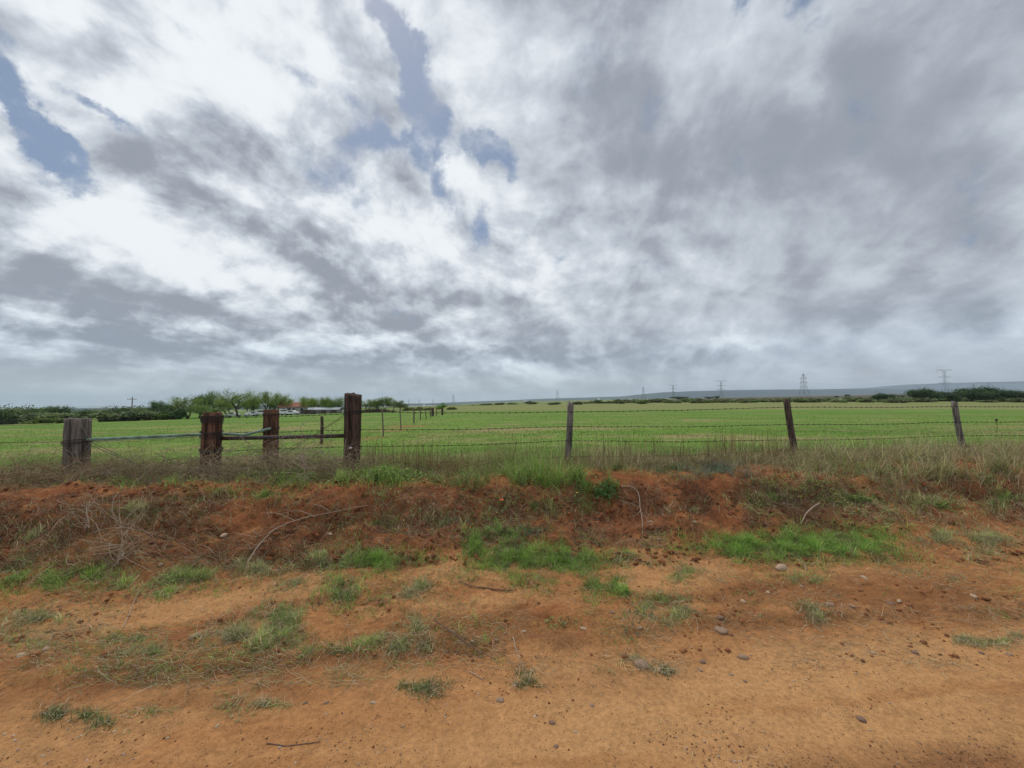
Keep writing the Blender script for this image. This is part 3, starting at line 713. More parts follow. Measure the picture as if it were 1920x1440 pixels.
# the wire fence to the right of the corner
fence = thing('barbed_wire_fence', 'four strand barbed wire fence on three leaning slim wooden posts along the pasture', 'fence', pbase(1065, 6.45))
FP = [(1065, 6.45, 757, 866, 0.052, M_PALEWOOD, (9, 0.0)), (1480, 6.95, 748, 872, 0.055, M_BROWNWOOD, (-11, 0)), (1795, 7.55, 753, 868, 0.050, M_PALEWOOD, (-9, 0))]
labs = ['grey post leaning to the right', 'dark brown post', 'pale grey post leaning to the left']
for k, (px, Y, pt_, pb_, r, m, ln) in enumerate(FP):
    g = pbase(px + (-4, 6, 5)[k], Y); tz = topz(px, pt_, Y); h = tz - g[2]
    ttop = spot(px + (5, -4, -3)[k], pt_, Y)
    lean = ((ttop[0] - g[0]) / h, 0.02)
    o = post_obj('post', g, tz, r, m, None, 20 + k, lean=lean, taper=(1.02, 0.92, 0.9)[k], jag=(.028, .012, .01)[k], bend=(0.012, -0.006, -0.02)[k], topslant=((.5, 0), (0, 0), (-.2, 0))[k])
    o.rotation_euler = (0, 0, 0); P_in(o, fence); tag(o, labs[k])
def barbed(name, pts, root, seed, sag=0.01):
    p = wobble(pts, 0.0012, seed, 26); n = len(p)
    mb = MB(); mb.tube(p - np.array(root.location), 0.0037, 5)
    r_ = np.random.default_rng(seed + 50)
    seg = np.linalg.norm(np.diff(p, axis=0), axis=1); s = np.concatenate([[0], np.cumsum(seg)])
    for d in np.arange(0.06, s[-1], 0.115):
        c = np.array([np.interp(d + r_.uniform(-.01, .01), s, p[:, i]) for i in range(3)]) - np.array(root.location)
        T = p[min(n - 1, np.searchsorted(s, d))] - p[max(0, np.searchsorted(s, d) - 1)]; T = T / (np.linalg.norm(T) + 1e-9)
        mb.tube([c - T * .014, c + T * .012], 0.0068, 5)
        for sgn in (-1, 1):
            v = r_.normal(size=3); v -= T * (v @ T); v /= np.linalg.norm(v)
            mb.tube([c - v * .017 + T * .006 * sgn, c + v * .017 + T * .006 * sgn], 0.0022, 3)
    return mb.build(name, M_WIRE, root, True)
WY = {0: [773, 806, 837, 867], 1: [773, 801, 828, 858], 2: [764, 797, 825, 844], 3: [762, 793, 817, 838], 4: [762, 789, 811, 836]}
WX = [(672, 6.0), (1066, 6.39), (1484, 6.88), (1800, 7.49), (2250, 8.4)]
for k in range(4):
    pts = [spot(px, WY[i][k], Y) for i, (px, Y) in enumerate(WX)]
    full = []
    for i in range(4):
        full.append(pts[i]); mid = (pts[i] + pts[i + 1]) / 2; mid[2] -= 0.012 + 0.006 * k; full.append(mid)
    full.append(pts[4]); barbed('barbed_wire', full, fence, 60 + k)
# strands between the corner post and the left stubs belong to the braced end
for k, (rows) in enumerate([[(405, 784, 6.05), (520, 781, 6.45), (652, 776, 6.1)], [(405, 812, 6.2), (520, 810, 6.5), (652, 806, 6.1)], [(405, 846, 6.05), (520, 842, 6.4), (652, 838, 6.1)]]):
    barbed('barbed_wire', [spot(*r) for r in rows], brace, 80 + k)
for k, rows in enumerate([[(-260, 835, 5.3), (60, 829, 5.6), (136, 828, 5.72)], [(-260, 800, 5.3), (60, 797, 5.6), (136, 790, 5.72)]]):
    wireo('plain_wire', [spot(*r) for r in rows], 0.0025, brace, 90 + k)
# clip and dropper dangling from the wire at far right
dr = thing('wire_clip', 'short wire stay hanging between two strands right of the last post', 'wire stay', spot(1868, 787, 7.6))
mb = MB(); p = np.array([spot(1868, 786, 7.6), spot(1870, 800, 7.58), spot(1869, 812, 7.58)]) - np.array(dr.location)
mb.tube(p, .004, 5); mb.build('stay_wire', M_WIRE, dr)
mb = MB(); mb.box((0, 0, 0.0), (.045, .02, .035), .3); mb.box((0.005, 0, -.012), (.02, .026, .03), .1); mb.build('clamp', M_DARKPIPE, dr)

# stake standing just inside the pasture
sb = at(603, 10.5)
st = thing('wooden_stake', 'crooked yellowish brown stake standing in the pasture behind the dark pipe', 'stake', sb)
o = post_obj('stake', (0, 0, 0), topz(603, 781, 10.5) - sb[2], 0.045, M_BROWNWOOD, st, 31, lean=(0.01, 0), taper=0.8, jag=.02, bend=.015)

# cross fence running away into the pasture
cf = thing('cross_fence', 'thin line of leaning posts running away across the pasture', 'fence', at(719, 12.5))
CP = [(719, 13, 768, 800, .026, 'T', -.05), (752, 18, 765, 794, .028, 'T', -.06), (776, 25, 769, 789, .05, 'T', 0), (788, 32, 768, 786, .05, 'W', 0),
      (799, 37, 766, 785, .05, 'W', -.10), (807, 42, 767, 783, .06, 'W', -.04), (811, 48, 764.5, 776, .17, 'W', 0), (818, 52, 767, 778, .06, 'W', 0), (829, 60, 764, 778, .16, 'W', 0)]
posts = []
for k, (px, Y, pt_, pb_, r, kd, ln) in enumerate(CP):
    g = at(px, Y); tz = max(topz(px, pt_, Y), g[2] + 0.9)
    o = post_obj('post', g, tz, r, M_BROWNWOOD if r > .1 else M_FARPOST, None, 100 + k, lean=(ln, 0), taper=.9, n=10)
    P_in(o, cf); posts.append((g, tz, ln))
for k in range(3):
    pp = []
    for g, tz, ln in posts:
        h = tz - g[2]; f_ = (.92, .62, .34)[k]; pp.append([g[0] + ln * h * f_, g[1] - .03, g[2] + h * f_])
    mb = MB(); mb.tube(np.array(pp) - np.array(cf.location), 0.004, 4); mb.build('fence_wire', M_WIRE, cf)

ORD = ['', 'second ', 'third ', 'fourth ', 'fifth ', 'sixth ', 'seventh ', 'eighth ', 'ninth ', 'tenth ', 'eleventh ', 'twelfth ', 'thirteenth ', 'fourteenth ', 'fifteenth ', 'sixteenth ', 'seventeenth ', 'eighteenth ', 'nineteenth ', 'twentieth ']
def row_labels(items, marks, noun, where):
    """items: (px, object); marks: (px, words) - names each by its count to the right of the landmark on its left"""
    cnt = {}
    for px, o in sorted(items, key=lambda a: a[0]):
        m_ = [w for p, w in marks if p <= px][-1]; k = cnt.get(m_, 0); cnt[m_] = k + 1
        o['label'] = (ORD[k] if k else 'first ') + noun + ' to the right of ' + m_ + where
# ------------------------------------------------------------------ trees
def tree_proto(seed, h, w, trunk_frac, nlimb, nleaf, leaf, cols, gap=0.5, upright=0.5, flat=0.75, trunks=1, lean=0.0, twiggy=0):
    r_ = np.random.default_rng(seed); T = MB(); tips = []
    def grow(p, d, L, rad, lev):
        k = 5; pts = [p]; dd = d / np.linalg.norm(d)
        for i in range(k):
            dd = dd + r_.normal(0, 0.16, 3) + np.array([0, 0, 0.03]); dd /= np.linalg.norm(dd); pts.append(pts[-1] + dd * L / k)
        T.tube(pts, np.linspace(rad, rad * 0.55, k + 1), 6 if lev < 2 else 4, False)
        if lev >= 3 or L < 0.45:
            tips.append((pts[-1], L)); tips.append((pts[3], L)); return
        if lev >= 1: tips.append((pts[-1], L)); tips.append((pts[3], L))
        nb = nlimb if lev == 0 else r_.integers(2, 4)
        for b in range(nb):
            az = r_.uniform(0, 2 * math.pi); sp = r_.uniform(0.45, 1.0) * (1.1 - upright * 0.6)
            nd = dd + sp * np.array([math.cos(az), math.sin(az), 0.25 * r_.normal()]) * (1.3 if lev == 0 else 1.0)
            nd[0] *= w / h * 1.3; nd[1] *= w / h * 1.3; nd[2] = abs(nd[2]) * flat + .05
            grow(pts[-1 - int(r_.integers(0, 2))], nd, L * r_.uniform(0.62, 0.85), rad * 0.58, lev + 1)
    for q_ in range(trunks):
        a = r_.uniform(0, 6.28)
        grow(np.array([0.03 * math.cos(a) * (trunks > 1), 0.03 * math.sin(a) * (trunks > 1), -0.1]),
             np.array([lean + 0.35 * math.cos(a) * (trunks > 1), 0.35 * math.sin(a) * (trunks > 1), 1.0]), h * trunk_frac, h * 0.017 + .02, 0)
    TV = np.concatenate(T.v)
    tp = np.array([t_[0] for t_ in tips]); 
    # scale to the wanted height and width
    top = tp[:, 2].max() + .3; wd_ = np.percentile(np.abs(tp[:, :2] - tp[:, :2].mean(0)), 96) + .3
    mc = tp[:, :2].mean(0); wx, wy = [np.percentile(np.abs(tp[:, i] - mc[i]), 88) + .25 for i in (0, 1)]
    S = np.array([w * .46 / wx, w * .46 / wy, h / top])
    def fit(v):
        v = np.array(v); v[:, :2] -= mc * np.clip(v[:, 2:3] / (top * .6), 0, 1); return v * S
    T.v = [fit(v) for v in T.v]; tp = fit(tp)
    keep = r_.random(len(tp)) > gap * 0.30; tp = tp[keep]
    ctr = np.array([0, 0, h * .42]); ex = tp[r_.random(len(tp)) < .6]; tp = np.concatenate([tp, ctr + (ex - ctr) * r_.uniform(.45, .95, (len(ex), 1)) + r_.normal(0, h * .04, (len(ex), 3))])
    zm = h * (.20 if gap > .65 else .10); tp[:, 2] = np.where(tp[:, 2] < zm, zm + r_.uniform(0, .15 * h, len(tp)), tp[:, 2]); nleaf = int(nleaf * (1.7 if gap > .65 else 1.8))
    per = max(3, int(nleaf / len(tp))); V = []; F = []; C = []; n0 = 0
    cols = np.array(cols)
    for c in tp:
        cr_ = h * r_.uniform(0.05, 0.115); m_ = int(per * r_.uniform(.4, 1.6))
        tone = cols[r_.integers(len(cols))] * r_.uniform(0.72, 1.25)
        o_ = r_.normal(size=(m_, 3)) * cr_ * [1.15, 1.15, 0.75] + c
        o_[:, 2] = np.maximum(o_[:, 2], h * .05)
        a = r_.normal(size=(m_, 3)); a /= np.linalg.norm(a, axis=1)[:, None]
        b = np.cross(a, r_.normal(size=(m_, 3))); b /= np.linalg.norm(b, axis=1)[:, None]
        s = leaf * r_.uniform(.5, 1.3, (m_, 1))
        V.append(np.stack([o_ - a * s, o_ + b * s * .45, o_ + a * s, o_ - b * s * .45], 1).reshape(-1, 3))
        F.append(n0 + np.arange(m_ * 4).reshape(-1, 4)); n0 += m_ * 4
        cc = tone * r_.uniform(.8, 1.2, (m_, 1)); C.append(np.repeat(cc, 4, 0))
    tw = None
    if twiggy:
        i_ = r_.integers(0, len(tp), twiggy); b0 = tp[i_]; d0 = r_.normal(size=(twiggy, 3)) * .6 + [0, 0, 1.0]
        Lw = r_.uniform(.04, .13, twiggy) * h
        Pp = b0[:, None, :] + (d0 / np.linalg.norm(d0, axis=1)[:, None])[:, None, :] * (np.linspace(0, 1, 3)[None, :, None] * Lw[:, None, None])
        tv, tf, _ = stems(Pp, np.full(twiggy, .022), np.ones((twiggy, 3))); T.add(tv, tf)
    return (T, np.concatenate(V), np.concatenate(F), np.concatenate(C))
GL = [(.26, .36, .085), (.32, .42, .095), (.19, .28, .07)]         # fresh yellow green
GM = [(.17, .26, .07), (.21, .30, .08), (.13, .20, .06)]
GD = [(.10, .175, .075), (.12, .20, .08), (.14, .225, .08)]
GG = [(.17, .23, .11), (.20, .25, .115), (.22, .27, .11)]
PROTO = {
    'light_a': tree_proto(1, 7.5, 8.0, .24, 4, 3400, .13, GL, .9, .5, .8, 1, twiggy=160),
    'light_b': tree_proto(2, 6.5, 6.5, .22, 4, 2400, .13, GL, 1.1, .5, .8, 2, twiggy=200),
    'light_c': tree_proto(3, 6.0, 5.0, .25, 3, 1700, .12, GL + GM[:1], 1.3, .7, .9, 1, twiggy=240),
    'mid_a': tree_proto(4, 6.5, 6.5, .22, 4, 3200, .14, GM, .7, .5, .8, 1, twiggy=60),
    'mid_b': tree_proto(5, 6.0, 5.0, .25, 4, 2600, .14, GM + GL[:1], .8, .6, .8, 2, twiggy=60),
    'dark_a': tree_proto(6, 7.5, 6.0, .18, 5, 4200, .15, GD, .3, .6, .8, 1),
    'dark_b': tree_proto(7, 5.5, 4.6, .14, 5, 3400, .14, GD, .3, .4, .7, 2),
    'round': tree_proto(8, 4.6, 4.4, .30, 5, 3400, .12, GG, .2, .25, .7, 1),
    'scrub_a': tree_proto(9, 3.2, 4.2, .12, 5, 2200, .12, GD + GG, .4, .3, .6, 3, twiggy=60),
    'scrub_b': tree_proto(10, 2.6, 3.6, .12, 5, 1700, .11, GG + [(.12, .11, .08)], .8, .4, .6, 3, twiggy=160),
    'mound': tree_proto(11, 1.8, 5.5, .10, 6, 1900, .12, [(.16, .21, .055), (.14, .19, .05)], .2, .1, .35, 3),
    'umbrella': tree_proto(12, 3.2, 3.4, .34, 6, 2200, .09, [(.15, .27, .045), (.17, .29, .05)], .2, .2, .45, 1),
    'bush_a': tree_proto(13, 2.2, 3.2, .10, 5, 700, .16, GM + GG, .3, .3, .6, 3),
    'bush_b': tree_proto(14, 1.8, 3.6, .10, 5, 600, .16, GG + [(.13, .15, .07)], .3, .2, .5, 3),
    'mesq_a': tree_proto(15, 5.0, 6.2, .10, 6, 4200, .16, [(.05, .10, .045), (.07, .125, .05)], .1, .2, .55, 3),
    'mesq_b': tree_proto(16, 4.2, 5.0, .10, 6, 3200, .16, [(.06, .105, .05), (.085, .13, .06)], .2, .2, .6, 3),
}
HTS = {k: max(np.percentile(v[1][:, 2], 98.2), .1) for k, v in PROTO.items()}
WDS = {k: np.percentile(np.abs(v[1][:, 0]), 97) * 2 for k, v in PROTO.items()}
PMESH = {}
def tree(name, kind, px, pytop, wpx, Y, label, cat, group, rz=None, minh=0.0):
    g = at(px, Y); H = max(spot(px, pytop, Y)[2] - g[2], minh); W = wpx / FPX * Y
    t_ = thing(name, label, cat, g, random.uniform(0, 6.28) if rz is None else rz, group)
    t_.scale = (W / WDS[kind],) * 2 + (H / HTS[kind],)
    if kind not in PMESH:
        T, V, F, C = PROTO[kind]
        a = T.build('trunk', M_BARK, t_, True); b = link_mesh('crown', V, [F], M_LEAF, t_, C)
        PMESH[kind] = (a, b)
    else:
        for s_ in PMESH[kind]:
            c = s_.copy(); COL.objects.link(c); c.parent = t_
    return t_
GT = 'trees along the far left edge of the pasture'
def near_thing(px):
    return ('left of the grey post stub' if px < 125 else 'behind the grey post stub' if px < 180 else 'between the grey stub and the utility pole' if px < 245 else
            'just right of the taller utility pole' if px < 300 else 'by the second utility pole' if px < 360 else 'behind the reddish wire-wound post' if px < 420 else
            'between the reddish post and the squared post' if px < 495 else 'behind the squared brown post' if px < 530 else 'beside the red roofed house' if px < 585 else
            'over the pale long shed' if px < 648 else 'right of the tall corner post')
TL = [  # name, kind, px, top, width px, distance, label
 ('scrub_tree', 'scrub_a', 8, 766, 40, 100, 'dark shrubby tree at the extreme left edge behind the metal panels'),
 ('scrub_tree', 'scrub_a', 36, 769, 34, 101, 'second shrubby tree in from the left edge'),
 ('scrub_tree', 'scrub_a', 66, 768, 36, 103, 'grey green shrubby tree left of the round dark bush'),
 ('scrub_tree', 'dark_b', 112, 763, 36, 104, 'dark round topped bush just left of the grey post stub'),
 ('scrub_tree', 'scrub_b', 88, 775, 40, 99, 'low pale bushy growth below the shrubby trees'),
 ('scrub_tree', 'mound', 96, 785, 46, 93, 'low yellow green mound of brush left of the grey stub'),
 ('scrub_tree', 'dark_b', 163, 770, 28, 105, 'small dark green bush over the top of the grey stub'),
 ('scrub_tree', 'scrub_b', 142, 776, 40, 103, 'low grey bush just behind the grey stub'),
 ('scrub_tree', 'scrub_b', 196, 771, 40, 106, 'twiggy brownish bush right of the grey stub'),
 ('scrub_tree', 'scrub_a', 226, 768, 36, 108, 'grey green bush left of the taller utility pole'),
 ('scrub_tree', 'scrub_a', 256, 767, 40, 108, 'bushy growth round the foot of the taller utility pole'),
 ('scrub_tree', 'scrub_b', 284, 774, 30, 108, 'low bush between the utility pole and the dark trees'),
 ('broadleaf_tree', 'dark_b', 291, 754, 18, 112, 'small dark tree with tuft shaped crown right of the taller pole'),
 ('broadleaf_tree', 'dark_a', 315, 756, 28, 112, 'dark dense tree just left of the shorter utility pole'),
 ('broadleaf_tree', 'light_b', 351, 746, 48, 113, 'pale green tree with bare twigs just right of the shorter pole'),
 ('broadleaf_tree', 'dark_a', 384, 739, 40, 124, 'tallest dark evergreen behind the reddish post'),
 ('broadleaf_tree', 'mid_a', 412, 743, 44, 122, 'mid green tree right of the tall dark evergreen'),
 ('broadleaf_tree', 'light_a', 447, 733, 60, 114, 'broad spreading light green tree over a low white car'),
 ('undergrowth_bush', 'scrub_a', 330, 770, 40, 111, 'dark undergrowth below the pale twiggy tree'),
 ('undergrowth_bush', 'mid_b', 400, 766, 36, 112, 'low green undergrowth hidden behind the reddish post top'),
 ('undergrowth_bush', 'bush_a', 306, 772, 30, 110, 'low bush below the dark tree left of the shorter pole'),
 ('undergrowth_bush', 'scrub_b', 240, 774, 40, 106, 'low twiggy bush left of the foot of the taller pole'),
 ('broadleaf_tree', 'light_b', 425, 750, 36, 118, 'green tree between the reddish post and the broad tree'),
 ('broadleaf_tree', 'mid_b', 468, 752, 30, 121, 'low tree behind the white car left of the squared post'),
 ('broadleaf_tree', 'mid_b', 520, 750, 30, 123, 'green tree left of the white pickup by the house'),
 ('broadleaf_tree', 'light_b', 587, 750, 26, 119, 'small green tree between red roof and pale shed'),
 ('broadleaf_tree', 'mid_b', 614, 749, 28, 119, 'green tree behind the middle of the pale shed'),
 ('broadleaf_tree', 'mid_b', 706, 751, 26, 126, 'green tree third right of the tall corner post'),
 ('broadleaf_tree', 'mid_b', 374, 761, 34, 112, 'low green tree beneath the tall dark evergreen'),
 ('broadleaf_tree', 'light_c', 476, 744, 30, 118, 'thin airy tree right of the broad spreading tree'),
 ('broadleaf_tree', 'light_b', 504, 738, 46, 120, 'light green tree behind the squared brown post'),
 ('broadleaf_tree', 'light_c', 532, 743, 32, 121, 'open crowned tree left of the red roofed house'),
 ('broadleaf_tree', 'light_c', 571, 746, 34, 122, 'nearly bare twiggy tree beside the red roof'),
 ('broadleaf_tree', 'light_b', 601, 748, 32, 118, 'fresh green tree over the left end of the pale shed'),
 ('broadleaf_tree', 'mid_a', 628, 748, 36, 118, 'rounder green tree over the right end of the pale shed'),
 ('broadleaf_tree', 'light_b', 652, 744, 32, 125, 'green tree partly hidden by the tall corner post'),
 ('broadleaf_tree', 'light_b', 690, 751, 34, 124, 'pale green tree just right of the tall corner post'),
 ('broadleaf_tree', 'mid_b', 722, 747, 26, 126, 'bluish green tree second right of the corner post'),
 ('broadleaf_tree', 'mid_a', 735, 752, 20, 128, 'small green tree tucked beside the round crowned tree'),
 ('broadleaf_tree', 'round', 750, 752, 26, 122, 'round dense crowned tree at the right end of the tree row'),
 ('broadleaf_tree', 'umbrella', 827, 757, 21, 118, 'bright green umbrella shaped tree at the end of the cross fence')]
for (nm, kd, px, tp_, w_, Y, lab) in TL:
    tree(nm, kd, px, tp_ - random.uniform(0, 3), w_ * 1.0, Y, lab, 'tree' if nm == 'broadleaf_tree' else 'shrub', GT)
for k, (px, tp_, w_) in enumerate([(672, 770, 14), (770, 765, 22), (786, 764, 18), (801, 765, 16), (846, 764, 12)]):
    tree('bush', 'mound', px, tp_, w_, 128, ['low bush at the foot of the corner post trees', 'low pale green bush right of the round crowned tree', 'pale bush seen through the cross fence posts', 'small pale bush behind the thick cross fence post', 'tiny bush right of the umbrella shaped tree'][k], 'bush', 'low bushes behind the cross fence')
# right hand clump of mesquites
MT = [(1724, 731, 32, 'mesq_a', 'leftmost round mesquite of the right hand clump'), (1746, 737, 26, 'mesq_b', 'second mesquite of the right clump, darker and lower'),
      (1767, 736, 24, 'mesq_b', 'mesquite left of the pale leaning post'), (1786, 740, 26, 'mesq_b', 'lower mesquite just left of the pale leaning post'),
      (1806, 735, 26, 'mesq_b', 'mesquite directly above the pale leaning post'), (1830, 728, 44, 'mesq_a', 'biggest and tallest dark mesquite of the right clump'),
      (1856, 735, 34, 'mesq_b', 'mesquite right of the tallest one'), (1877, 732, 30, 'mesq_a', 'greyish mesquite second from the right edge clump'),
      (1899, 736, 32, 'mesq_b', 'lighter green mesquite near the right edge'), (1920, 736, 28, 'mesq_b', 'mesquite cut by the right edge of the view'), (1960, 737, 40, 'mesq_a', 'mesquite outside to the right')]
for k, (px, tp_, w_, kd, lab) in enumerate(MT[:10]):
    tree('mesquite_tree', kd, px, tp_, w_, 176 + 7 * (k % 3), lab, 'tree', 'mesquites beyond the pasture on the right')
rs = np.random.default_rng(5)
tree('bush', 'dark_b', 888, 759, 8, 176, 'small dark bush standing alone in the middle distance left of the grey post', 'bush', 'scrub bushes beyond the pasture')
tree('bush', 'dark_b', 1120, 750, 14, 178, 'small tree just right of the leaning grey post top', 'bush', 'scrub bushes beyond the pasture')
tree('bush', 'mesq_b', 1310, 748, 14, 190, 'dark domed bush standing above the scrub line in the middle', 'bush', 'scrub bushes beyond the pasture')
tree('bush', 'mesq_a', 1652, 739, 27, 182, 'dark domed bush left of the right hand mesquites', 'bush', 'scrub bushes beyond the pasture')
ROWB = []; ROWC = []; ROWD = []; MARKS = [(0, 'the cross fence'), (1068, 'the grey leaning post'), (1262, 'the smaller wide pylon'), (1476, 'the dark brown post'), (1650, 'the dark domed bush'), (1790, 'the pale leaning post')]
px = 905
while px < 1925:
    dens = 0.35 if px < 1100 else 1.0
    kd = ('bush_a', 'bush_b')[int(rs.integers(2))]
    yh = float(yhor(np.array((px - 960) / FPX)))
    Y = rs.uniform(165, 205); hp = rs.uniform(3.5, 7.5) if px > 1100 else rs.uniform(3, 5)
    g = at(px, Y); base_d = (EYE - g[2]) / Y * FPX
    ob_ = tree('bush', kd, px, yh + base_d - hp, rs.uniform(14, 26), Y, 'low green scrub bush in the line beyond the pasture', 'bush', 'scrub bushes beyond the pasture')
    ROWB.append((px, ob_)); px += rs.uniform(9, 15) / dens
for k in range(46):                               # the thicker middle distance
    px = rs.uniform(1150, 1920); Y = rs.uniform(215, 420); g = at(px, Y); yh = float(yhor(np.array((px - 960) / FPX)))
    ob_ = tree('bush', 'bush_a', px, yh + (EYE - g[2]) / Y * FPX - rs.uniform(3, 5.5), rs.uniform(12, 26), Y, 'distant scrub bush on the slope behind the bush line', 'bush', 'scattered scrub on the slope'); ROWC.append((px, ob_))
for k, (px, dpx, w_) in enumerate([(1568, 4, 6), (1588, 6, 7), (1275, 5, 30), (1640, 3, 9), (1690, 3, 9), (1760, 5, 30), (1800, 4, 22), (1838, 6, 10), (1868, 4, 20), (1330, 4, 16), (1344, 5, 8), (1905, 4, 20)]):
    Y = 640 if px > 1500 else 900; g = at(px, Y); yh = float(yhor(np.array((px - 960) / FPX)))
    ob_ = tree('distant_tree', 'mesq_a', px, yh + (EYE - g[2]) / Y * FPX - dpx, w_, Y, 'dark distant tree on the brown plateau near the horizon', 'tree', 'distant trees on the plateau'); ROWD.append((px, ob_))
row_labels(ROWB, MARKS, 'low scrub bush', ', pasture edge')
row_labels(ROWC, MARKS, 'faint bush', ', on the slope')
row_labels(ROWD, MARKS, 'distant dark tree', ', plateau')

# ------------------------------------------------------------------ homestead under the trees
def house(px, Y, w, d, h):
    g = at(px, Y); r0 = thing('farmhouse', 'small house with faded red roof among the bare trees', 'house', g, 0.15)
    mb = MB(); mb.box((0, 0, h / 2 - .2), (w, d, h + .4)); mb.build('wall', M_WALL, r0)
    mb = MB(); ov = .4; e = h; rr = h + 1.35
    V = [(-w/2-ov, -d/2-ov, e-.1), (w/2+ov, -d/2-ov, e-.1), (w/2+ov, 0, rr), (-w/2-ov, 0, rr), (w/2+ov, d/2+ov, e-.1), (-w/2-ov, d/2+ov, e-.1)]
    V2 = [(a, b, c + .12) for a, b, c in V]; V = V + V2
    mb.add(V, [(6, 7, 8, 9), (9, 8, 10, 11), (0, 3, 2, 1), (3, 5, 4, 2), (0, 1, 7, 6), (5, 11, 10, 4), (0, 6, 9, 3), (3, 9, 11, 5), (1, 2, 8, 7), (2, 4, 10, 8)])
    ro = mb.build('roof', M_ROOF, r0)
    mb = MB(); mb.add([(-w/2, -d/2, h-.1), (-w/2, d/2, h-.1), (-w/2, 0, rr-.08), (-w/2+.1, -d/2, h-.1), (-w/2+.1, d/2, h-.1), (-w/2+.1, 0, rr-.08)], [(0, 2, 1), (3, 4, 5)]); 
    mb.add([(w/2, -d/2, h-.1), (w/2, d/2, h-.1), (w/2, 0, rr-.08)], [(0, 1, 2)]); mb.build('gable', M_WALL, r0)
    mb = MB(); mb.box((w * .25, 0.4, rr + .2), (.5, .5, 1.0)); mb.build('chimney', M_WALL, ro)
    for x in (-w * .32, 0.05 * w, w * .34):
        f_ = MB(); f_.box((x, -d/2 - .03, 1.5), (1.1, .06, 1.2)); fo = f_.build('window', M_WHITE, r0)
        g_ = MB(); g_.box((x, -d/2 - .07, 1.5), (.9, .03, 1.0)); g_.build('pane', M_GLASS, fo)
    mb = MB(); mb.box((-.13 * w, -d/2 - .03, 1.0), (.95, .06, 2.0)); mb.build('door', M_DARKPIPE, r0)
house(556, 123.5, 8.0, 6.0, 2.4)
# long pale shed with curved tin roof
g = at(612, 117); r0 = thing('long_shed', 'long pale shed with rounded tin roof under the green trees', 'shed', g, 0.05)
mb = MB(); a = np.linspace(0, math.pi, 9); W_ = 9.5
prof = [(-2.0 * math.cos(t_) , 1.0 + .85 * math.sin(t_)) for t_ in a]
V = [(x, y, z) for x in (-W_/2, W_/2) for (y, z) in prof]
mb.add(V, [(k, k + 1, k + 10, k + 9) for k in range(8)]); mb.build('roof', M_TIN, r0, True)
mb = MB(); mb.box((0, 0, .42), (W_ - .1, 3.8, 1.14)); mb.build('wall', M_TIN, r0)
for k in range(3):
    mb = MB(); mb.box((-3 + 3 * k, -1.93, .5), (1.6, .06, 1.0)); mb.build('door', M_DARKPIPE, r0)
# dark plank rail and junk in front
g = at(604, 111.5); r0 = thing('plank_fence', 'low dark plank fence in front of the long pale shed', 'fence', g, 0.0)
for k in range(8):
    mb = MB(); mb.box((-5.6 + 1.6 * k, 0, .5), (.14, .14, 1.25)); mb.build('post', M_DARKPIPE, r0)
for z in (.35, .7, 1.05):
    mb = MB(); mb.box((0, -.09, z), (11.4, .04, .24)); mb.build('plank', M_BROWNWOOD, r0)
def vehicle(name, kind, px, Y, rz, label, L=4.6, m=M_WHITE, cat='car'):
    g = at(px, Y); r0 = thing(name, label, cat, g, rz)
    if kind == 'sedan': side = [(-L/2, .45), (-L/2, .85), (-L*.38, .95), (-L*.22, 1.42), (L*.12, 1.45), (L*.27, 1.0), (L*.47, .88), (L/2, .5)]; wd_ = 1.75
    elif kind == 'pickup': side = [(-L/2, .55), (-L/2, 1.15), (-L*.08, 1.15), (-L*.05, 1.75), (L*.17, 1.78), (L*.27, 1.2), (L*.48, 1.1), (L/2, .6)]; wd_ = 1.9
    else: side = [(-L/2, .5), (-L/2, 2.35), (-L*.4, 2.6), (L*.25, 2.6), (L*.42, 2.2), (L/2, 1.3), (L/2, .5)]; wd_ = 2.2
    n = len(side); V = [(x, y, z) for y in (-wd_/2, wd_/2) for x, z in side]
    mb = MB(); mb.add(V, [(k, k + n, (k + 1) % n + n, (k + 1) % n) for k in range(n)])
    c1 = [tuple(np.mean([V[k] for k in range(n)], 0))]; c2 = [tuple(np.mean([V[k + n] for k in range(n)], 0))]
    b = mb.n; mb.add(V + c1 + c2, [(k, (k + 1) % n, 2 * n) for k in range(n)] + [((k + 1) % n + n, k + n, 2 * n + 1) for k in range(n)])
    mb.build('body', m, r0)
    zt = max(z for x, z in side)
    gl = MB(); gl.box((-.02 * L if kind != 'camper' else .1 * L, 0, zt - .30), (L * (.26 if kind != 'pickup' else .17), wd_ + .03, .32)); gl.build('side_window', M_GLASS, r0)
    for sx in (-.32, .32):
        for sy in (-1, 1):
            w_ = MB(); w_.tube([(sx * L, sy * (wd_/2 - .12), .34), (sx * L, sy * (wd_/2 + .03), .34)], .34, 14); wo_ = w_.build('wheel', M_TYRE, r0)
            w_ = MB(); w_.tube([(sx * L, sy * (wd_/2 + .03), .34), (sx * L, sy * (wd_/2 + .05), .34)], .18, 10); w_.build('rim', M_TIN, wo_)
vehicle('parked_car', 'sedan', 438, 116, .1, 'low white car under the broad spreading tree', 4.0)
vehicle('parked_car', 'sedan', 472, 116, 1.1, 'white car parked left of the squared brown post', 3.8)
vehicle('pickup_truck', 'pickup', 489, 117, 3.1, 'white pickup partly hidden by the squared brown post', 5.2, cat='pickup')
vehicle('parked_car', 'sedan', 547, 112, .2, 'white car parked in front of the red roofed house', 4.4)
vehicle('pickup_truck', 'pickup', 533, 114, 2.9, 'white pickup parked left of the white car by the house', 5.0, cat='pickup')
vehicle('parked_car', 'sedan', 578, 113, 3.0, 'dark car parked right of the red roofed house', 4.4, M_GLASS)
